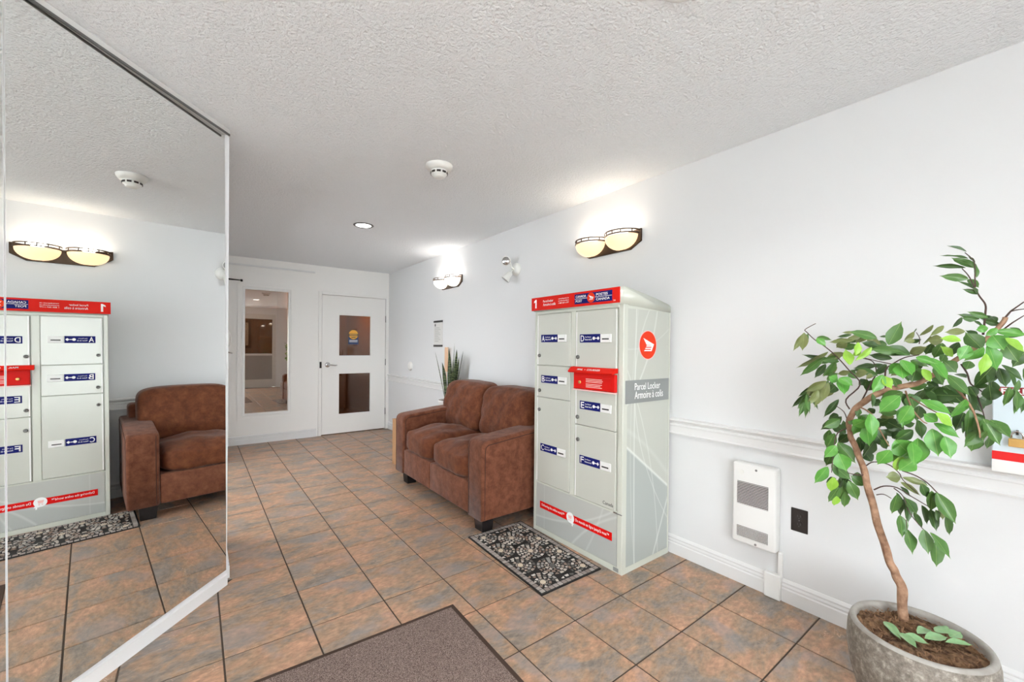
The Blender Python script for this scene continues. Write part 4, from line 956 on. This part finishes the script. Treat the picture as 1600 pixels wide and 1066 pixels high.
p_, r_ = smooth_path(pts, rd, 6)
p_ = [q+Vector((0, .0015*math.sin(i*.9), 0)) for i, q in enumerate(p_)]; r_ = [a*(1+.03*math.sin(i*1.3)) for i, a in enumerate(r_)]
obj('trunk', tube(BM(), p_, r_, 12), M_bark, T, True)
def twig(pl, r0, r1, name='branch', m=M_twig):
    pts = [cp(*q) for q in pl]; rd = [r0+(r1-r0)*i/(len(pts)-1) for i in range(len(pts))]
    a, b_ = smooth_path(pts, rd, 4); return obj(name, tube(BM(), a, b_, 7), m, T, True)
twig([(3, 1055, 5, 2.06), (2, 200, 900, 2.06), (2, 400, 790, 2.08), (2, 620, 640, 2.10), (2, 800, 530, 2.11), (2, 950, 420, 2.12), (2, 1080, 310, 2.12), (2, 1200, 180, 2.12), (2, 1228, 120, 2.12)], .0090, .0065, m=M_bark)
twig([(2, 1225, 125, 2.12), (2, 1290, 50, 2.12), (5, 1300, 990, 2.11), (5, 1421, 905, 2.1)], .0030, .0016)
twig([(5, 1240, 1035, 2.12), (5, 1330, 1015, 2.1), (5, 1460, 1000, 2.08)], .0020, .0012)
twig([(2, 1210, 260, 2.12), (2, 1290, 200, 2.1), (2, 1350, 160, 2.1), (2, 1450, 100, 2.1)], .0025, .0014)
twig([(2, 960, 330, 2.11), (2, 975, 200, 2.1), (5, 885, 1066, 2.08), (5, 885, 940, 2.07), (5, 800, 820, 2.06), (5, 730, 690, 2.06), (5, 650, 540, 2.06), (5, 560, 440, 2.06)], .0032, .0014)
twig([(5, 745, 700, 2.06), (5, 740, 560, 2.06), (5, 730, 350, 2.06), (5, 600, 220, 2.06)], .0020, .0012)
twig([(3, 520, 210, 2.06), (3, 490, 130, 2.05), (1, 870, 920, 2.04), (1, 735, 750, 2.02), (1, 590, 590, 2.0), (1, 450, 470, 1.99), (1, 330, 390, 1.98), (1, 235, 300, 1.98), (1, 215, 265, 1.98), (1, 340, 195, 1.98)], .0026, .0014)
twig([(3, 600, 180, 2.06), (1, 1000, 900, 2.1), (1, 1060, 780, 2.13), (1, 1020, 650, 2.14), (1, 900, 610, 2.15)], .0028, .0014)
twig([(3, 820, 60, 2.06), (1, 1170, 760, 2.05), (1, 1250, 680, 2.05), (1, 1400, 600, 2.05), (2, 200, 570, 2.05)], .003, .0016)
twig([(1, 1250, 680, 2.05), (1, 1060, 640, 2.05), (1, 920, 605, 2.05)], .002, .0012)
twig([(2, 200, 440, 2.1), (2, 205, 370, 2.1), (2, 165, 300, 2.1)], .0016, .001)
twig([(2, 250, 440, 2.1), (2, 330, 350, 2.1)], .0016, .001)
twig([(2, 700, 680, 2.1), (2, 770, 790, 2.12), (2, 810, 910, 2.14), (2, 900, 970, 2.15), (2, 1010, 1060, 2.15)], .003, .0016)
twig([(4, 640, 20, 2.13), (4, 700, 160, 2.15), (4, 740, 290, 2.15)], .0026, .0014)
twig([(4, 80, 60, 2.04), (4, 110, 150, 2.0), (4, 150, 230, 1.97), (4, 220, 310, 1.95), (4, 260, 330, 1.95)], .003, .0016, m=M_bark)
twig([(4, 120, 110, 2.04), (4, 230, 180, 2.0), (4, 340, 240, 1.98)], .0024, .0014, m=M_bark)
twig([(4, 450, -10, 2.08), (4, 550, 90, 2.05), (4, 640, 220, 2.02), (4, 690, 370, 2.0), (4, 700, 450, 2.0)], .0045, .0018, m=M_bark)
twig([(3, 600, 190, 2.06), (3, 700, 250, 2.0), (3, 780, 400, 1.96), (3, 850, 520, 1.95)], .003, .0016, m=M_bark)
twig([(3, 500, 300, 2.06), (3, 470, 230, 2.05), (3, 400, 180, 2.04)], .002, .0012)
twig([(3, 500, 370, 2.06), (3, 420, 410, 2.02), (3, 390, 520, 2.0), (3, 370, 740, 1.98)], .0025, .0012)
twig([(3, 630, 760, 2.05), (3, 560, 755, 2.02), (3, 500, 740, 2.0)], .0022, .0014)
twig([(3, 660, 680, 2.06), (3, 720, 650, 2.06), (3, 840, 670, 2.06), (3, 930, 740, 2.06), (6, 320, 190, 2.06), (6, 470, 330, 2.06)], .0024, .0012)
twig([(6, 310, 98, 2.06), (6, 450, 150, 2.06), (6, 560, 220, 2.06), (6, 660, 320, 2.05), (6, 740, 400, 2.05)], .0024, .0014)
twig([(6, 35, 285, 2.06), (6, 130, 250, 2.05), (6, 260, 265, 2.04), (6, 400, 350, 2.04), (6, 570, 450, 2.04)], .0026, .0014)
twig([(6, 60, 335, 2.06), (6, 130, 330, 2.05), (6, 205, 370, 2.04)], .002, .0012)
twig([(6, 230, 270, 2.05), (6, 320, 350, 2.03), (6, 390, 520, 2.02), (6, 520, 675, 2.02)], .002, .0012)
twig([(6, 350, 580, 2.02), (6, 358, 680, 2.02)], .0012, .001)
# leaf meshes (unit length along +x, unit width in y)
def leaf_mesh(name, m, curl, fold, wavy):
    bm = BM(); n = 12; rows = []
    for i in range(n+1):
        s = i/n; w = .5*((s/.38)**.62 if s < .38 else (1-((s-.38)/.62)**1.75)**.95) if 0 < s < 1 else .003
        if s > .8: w *= .72
        if s > .9: w *= .6
        z = -curl*s*s+.02*math.sin(6*s)
        rows.append([bm.verts.new((s, k*w, z+fold*abs(k)*w+wavy*math.sin(9*s)*k*w)) for k in (-1, -.5, 0, .5, 1)])
    for a, b_ in zip(rows, rows[1:]):
        for k in range(4): bm.faces.new((a[k], b_[k], b_[k+1], a[k+1]))
    for f in bm.faces: f.smooth = True
    me = bpy.data.meshes.new(name); bm.to_mesh(me); bm.free(); me.materials.append(m); return me
LM = {i: [leaf_mesh('leaf', LEAF[i], c, f, w) for c, f, w in ((.10, .30, .1), (.22, .22, -.12), (.02, .40, .05))] for i in range(6)}
tloc = wloc(T)
def place_leaf(base, tip, width, shade, roll, parent=T, name='leaf', normal=None):
    ax = tip-base; l = ax.length; ax.normalize()
    view = normal or (CP*0+Vector((-1, -.75, .25))).normalized()
    nz = (view-ax*view.dot(ax)).normalized(); nz = Matrix.Rotation(roll, 3, ax) @ nz; ny = nz.cross(ax)
    o = bpy.data.objects.new(name, random.choice(LM[shade])); COL.objects.link(o)
    M_ = Matrix.Identity(4)
    for r0 in range(3): M_[r0][0] = ax[r0]*l; M_[r0][1] = ny[r0]*width; M_[r0][2] = nz[r0]*l*.5; M_[r0][3] = base[r0]
    if parent: o.parent = parent; M_ = Matrix.Translation(-tloc) @ M_
    o.matrix_local = M_
    return o
# (crop, base x, y, tip x, y, width, shade)  0 dark 1 mid 2 bright 3 lime 4 olive
LV = """
1 200 320 185 510 85 4|1 190 330 80 510 60 4|1 365 365 515 385 55 1|1 360 375 450 450 70 2|1 460 545 130 715 60 4|1 420 610 170 805 80 1|1 560 655 440 820 90 1|1 450 690 335 835 70 0
1 490 600 680 550 75 4|1 560 600 400 670 60 1|1 620 595 410 640 70 1|1 755 330 600 355 35 0|1 1045 365 760 285 95 1|1 770 400 500 410 60 4|1 580 400 760 405 60 0|1 700 420 590 480 90 4
1 900 340 700 385 60 4|1 905 345 850 440 110 4|1 1100 440 915 360 70 4|1 1065 460 900 420 80 0|1 1215 430 1350 190 125 1|1 1210 350 1095 350 25 0|1 830 460 670 490 75 1|1 845 430 830 570 75 3
1 790 570 880 510 60 3|1 740 675 700 505 105 3|1 990 490 825 635 70 3|1 1310 525 1000 500 90 1|1 1440 560 1180 470 110 1|1 1440 575 1100 560 60 1|1 1230 610 985 570 80 0|1 1040 700 800 720 75 0
1 920 760 780 740 45 0|1 1060 810 830 725 75 1|1 1170 690 1055 800 85 0|1 740 770 600 800 60 4|1 740 790 830 850 80 1|1 480 860 600 790 90 1|1 590 880 500 830 110 2|1 630 850 770 930 110 2
1 640 860 680 1030 120 2|1 560 930 490 1000 80 0|1 570 950 530 1040 90 0|1 940 870 850 920 70 0|1 920 940 950 860 70 0|1 1020 880 940 1000 100 0|1 1000 800 940 850 50 4|1 1130 820 1030 1010 120 2
1 1140 830 1250 960 110 3|1 1350 700 1380 840 160 2|1 1330 680 1220 790 110 2|1 1480 660 1470 790 140 2|1 1370 780 1470 870 110 1|1 1260 850 1330 960 100 1|1 450 890 230 1000 90 4|1 440 890 260 1060 80 4
1 480 880 440 1050 60 0|1 330 930 140 1060 50 0|1 1520 640 1560 760 100 0|1 1500 300 1395 410 60 4
3 170 80 45 190 35 0|3 165 90 90 200 40 1|3 170 100 155 280 35 1|3 150 120 100 265 40 1|3 160 100 185 235 30 1|3 270 20 160 100 60 4|3 300 30 235 190 50 4|3 340 0 290 140 50 4|3 250 60 180 170 60 4
3 400 20 350 70 60 0|3 420 140 310 270 45 0|3 440 280 290 380 80 0|3 430 300 310 360 75 1|3 420 260 350 290 60 0|3 480 410 410 330 60 0|3 350 390 320 490 55 1|3 390 420 330 530 70 1|3 500 330 470 380 60 0
3 400 520 320 610 80 2|3 390 530 330 680 90 1|3 430 500 560 650 90 1|3 450 560 400 670 90 1|3 430 590 490 720 110 2|3 380 680 520 790 80 1|3 330 700 235 820 75 2|3 380 785 370 900 75 3|3 400 790 330 820 50 0
3 420 870 350 980 70 1|3 410 940 390 1010 60 3|3 460 860 440 960 90 1|3 480 910 480 1025 65 1|3 515 820 590 965 75 1|3 630 840 540 770 70 1|3 470 800 520 870 70 0|3 500 790 440 850 70 0
3 620 280 560 420 100 2|3 640 310 550 350 90 2|3 660 260 640 330 90 1|3 690 260 720 430 90 2|3 650 340 700 510 130 2|3 700 330 780 360 90 0|3 720 480 640 600 80 0|3 600 450 620 560 60 0|3 700 640 640 560 70 0
3 925 110 770 230 100 2|3 920 240 770 240 60 1|3 780 170 700 140 60 0|3 960 380 800 300 100 0|3 900 440 780 380 90 0|3 830 300 720 340 70 0|3 740 450 800 500 80 0|3 1010 220 930 330 110 1|3 1000 190 960 350 100 2
3 1035 400 900 460 70 1|3 850 560 760 670 95 2|3 790 470 830 540 70 1|3 1000 480 900 600 150 2|3 1020 600 880 640 120 2|3 1050 640 940 720 120 2|3 940 610 920 720 110 3|3 1040 500 1066 660 120 2|3 980 340 1060 330 50 0
3 600 210 580 270 40 1|3 710 90 715 190 35 1|3 880 450 950 400 60 0|3 1020 90 1066 200 110 1
2 590 580 470 470 95 3|2 680 400 460 370 95 3|2 100 550 270 480 90 4|2 470 390 310 400 110 4|2 470 440 380 600 130 1|2 500 570 460 650 90 1|2 660 430 520 590 110 0|2 350 440 280 560 90 0
2 355 220 205 340 50 4|2 480 230 335 340 55 4|2 335 350 250 440 30 4|2 140 400 25 400 60 4|2 110 310 175 265 20 0|2 730 290 520 295 80 4|2 700 130 600 240 50 0|2 900 140 685 85 60 0|2 1000 120 790 60 60 1
2 1110 160 900 110 60 0|2 870 150 720 130 60 1|2 1150 210 960 160 60 0|2 1120 170 1050 110 60 0|2 860 170 960 230 50 0|2 930 480 760 310 150 1|2 900 380 770 280 100 0|2 1010 250 880 270 90 2|2 1430 330 1100 270 105 2
2 1120 260 1000 340 80 2|2 1450 330 1180 350 70 0|2 1240 380 1447 520 105 3|2 780 470 690 620 130 2|2 950 490 760 650 130 2|2 800 650 760 740 90 1|2 1080 350 1200 500 170 2|2 1020 470 1150 740 150 2
2 990 570 960 800 115 3|2 1230 450 1370 640 150 1|2 1447 540 1330 710 120 0|2 1210 400 1300 500 80 1|2 1080 700 870 950 130 0|2 1090 780 1030 900 80 0|2 1150 740 1230 940 150 0|2 1270 790 1340 950 50 0|2 1200 700 1440 860 80 0
2 1447 740 1447 860 60 1|2 180 600 400 670 80 2|2 330 620 540 850 120 2|2 390 730 480 890 120 1|2 500 650 640 770 130 1|2 110 640 300 700 80 1|2 240 750 340 880 110 3|2 250 640 350 700 60 0|2 120 720 230 830 110 1
2 0 640 110 800 150 2|2 20 780 70 880 80 1|2 380 820 480 920 90 0|2 540 820 790 1030 110 1|2 640 800 760 840 90 0|2 520 940 640 1050 160 0|2 800 950 880 1060 90 0|2 1060 890 1060 1066 130 0|2 1260 960 1240 1066 80 0
2 100 960 300 920 90 1|2 300 900 450 980 110 0|2 1380 880 1300 1066 60 1|2 1420 300 1280 240 50 0
4 220 140 455 235 85 2|4 570 140 470 280 105 2|4 340 250 485 350 75 3|4 335 310 235 250 85 2|4 330 335 525 435 75 2|4 305 390 350 590 110 2|4 410 450 460 610 100 2|4 180 470 175 685 140 2|4 0 480 130 600 140 2
4 120 560 20 720 140 2|4 60 90 120 210 100 1|4 170 110 230 60 70 0|4 190 190 170 300 90 0|4 120 190 40 330 90 2|4 180 310 230 450 80 1|4 130 390 0 470 80 1|4 250 40 470 160 120 0|4 300 90 520 100 110 0
4 400 30 560 160 140 0|4 210 120 330 40 90 0|4 560 250 500 380 80 0|4 610 230 600 420 80 1|4 640 320 600 470 80 0|4 690 390 590 520 90 1|4 660 430 640 560 100 1|4 700 460 650 550 80 0|4 660 250 720 330 70 0
4 670 280 740 480 90 1|4 740 310 860 500 90 1|4 800 310 945 440 100 1|4 730 300 790 420 90 1|4 640 110 720 230 90 0|4 780 440 770 540 60 0|4 610 60 640 250 80 0|4 790 130 780 20 130 0|4 720 180 770 90 70 0
4 945 40 905 180 60 1|4 975 130 985 245 45 1|4 1000 60 1030 220 70 1|4 1050 120 1060 240 50 0|4 550 320 560 410 60 1|4 700 440 760 400 40 1|4 430 200 560 320 100 0|4 560 350 480 270 60 0|4 660 20 780 20 50 0
5 605 205 365 125 45 0|5 620 300 285 240 45 0|5 760 550 735 340 70 1|5 720 420 430 280 100 1|5 580 430 180 405 60 0|5 620 580 285 545 95 1|5 650 600 785 700 95 1|5 740 740 500 615 45 0|5 770 790 580 730 60 0
5 735 350 650 270 25 0|5 780 800 720 700 60 0
6 285 160 165 160 95 4|6 330 170 560 235 55 4|6 310 220 480 335 50 4|6 550 240 470 185 30 0|6 500 235 550 355 75 0|6 600 310 600 490 85 1|6 640 320 660 420 60 0|6 660 335 825 600 110 1|6 745 490 815 625 60 0
6 735 560 775 720 75 0|6 675 440 715 575 70 4|6 505 450 555 615 70 0|6 590 490 650 680 80 0|6 640 490 665 590 60 0|6 300 260 395 345 40 0|6 255 345 215 510 100 1|6 260 330 320 550 75 0|6 330 370 370 600 90 0
6 350 380 450 520 90 0|6 430 515 505 655 50 0|6 290 550 320 740 100 1|6 350 680 435 905 110 1|6 525 690 570 905 90 1|6 600 720 795 940 90 1|6 640 810 655 1030 110 1
"""
XD = {0: 2.13, 1: 2.06, 2: 1.98, 3: 1.97, 4: 2.08}
cnt = extra = 0
for rec in LV.replace('\n', '|').split('|'):
    if not rec.strip(): continue
    n, bx, by, tx, ty, w, sh = [int(v) for v in rec.split()]
    X = XD[sh]+random.uniform(-.035, .035)+(.0 if n != 6 and n != 5 else (2.05-XD[sh])*.8)
    a = cp(n, bx, by, X); c = cp(n, tx, ty, X+random.uniform(-.03, .02))
    sc_ = crop(n)[0]; dist = (a-CP).dot(FW); wd = w/sc_*dist/CAM['F']
    rl = random.uniform(-.45, .45); ext = (c-a)*.09; place_leaf(a-ext, c+ext, wd/max(.8, math.cos(rl))*1.12, sh, rl); cnt += 1
    if n in (1, 2, 3, 4) and cnt % 5 in (0, 2) and extra < 44:      # leaves half hidden behind the front ones
        extra += 1; q = Vector((random.uniform(.04, .12), random.uniform(-.03, .03), random.uniform(-.03, .015))); dr = (c-a); dr = Matrix.Rotation(random.uniform(-.9, .9), 3, 'X') @ dr
        place_leaf(a+q, a+q+dr, wd*1.05, random.choice((0, 0, 1, 4)), random.uniform(-.6, .6))
print('leaves', cnt, extra)
# fallen leaves on the soil: things of their own
FL = [((470, 790), (548, 868), 36, 'narrow fallen green leaf nearest the left rim of the stone pot'), ((622, 846), (690, 818), 36, 'broad fallen leaf touching the base of the tree trunk'),
      ((700, 815), (772, 842), 60, 'broad fallen leaf in the middle of the stone pot'), ((655, 868), (762, 862), 38, 'pale fallen leaf lying below the middle one in the pot'),
      ((770, 862), (822, 832), 40, 'upturned fallen leaf nearest the right rim of the stone pot'), ((750, 885), (876, 897), 28, 'thin fallen leaf lying lowest on the right of the pot'),
      ((538, 842), (622, 912), 36, 'fallen leaf pointing to the front rim of the stone pot'), ((560, 850), (676, 893), 36, 'long fallen leaf overlapping another at the front of the pot')]
for k, ((ax_, ay_), (bx_, by_), w, lab) in enumerate(FL):
    s, ox, oy_ = crop(8); a = on_plane(ox+ax_/s, oy_+ay_/s, 2, .326+.003*(k % 3)); c = on_plane(ox+bx_/s, oy_+by_/s, 2, .327+(.014 if k in (2, 4) else .0))
    wd = w/s*(a-CP).dot(FW)/CAM['F']*1.2
    o = place_leaf(a, c, wd, 5, random.uniform(-.1, .1), None, 'fallen_leaf', Vector((-.25, -.2, 1)).normalized())
    o['label'] = lab; o['category'] = 'leaf'; o['group'] = 'fallen leaves in the stone pot'
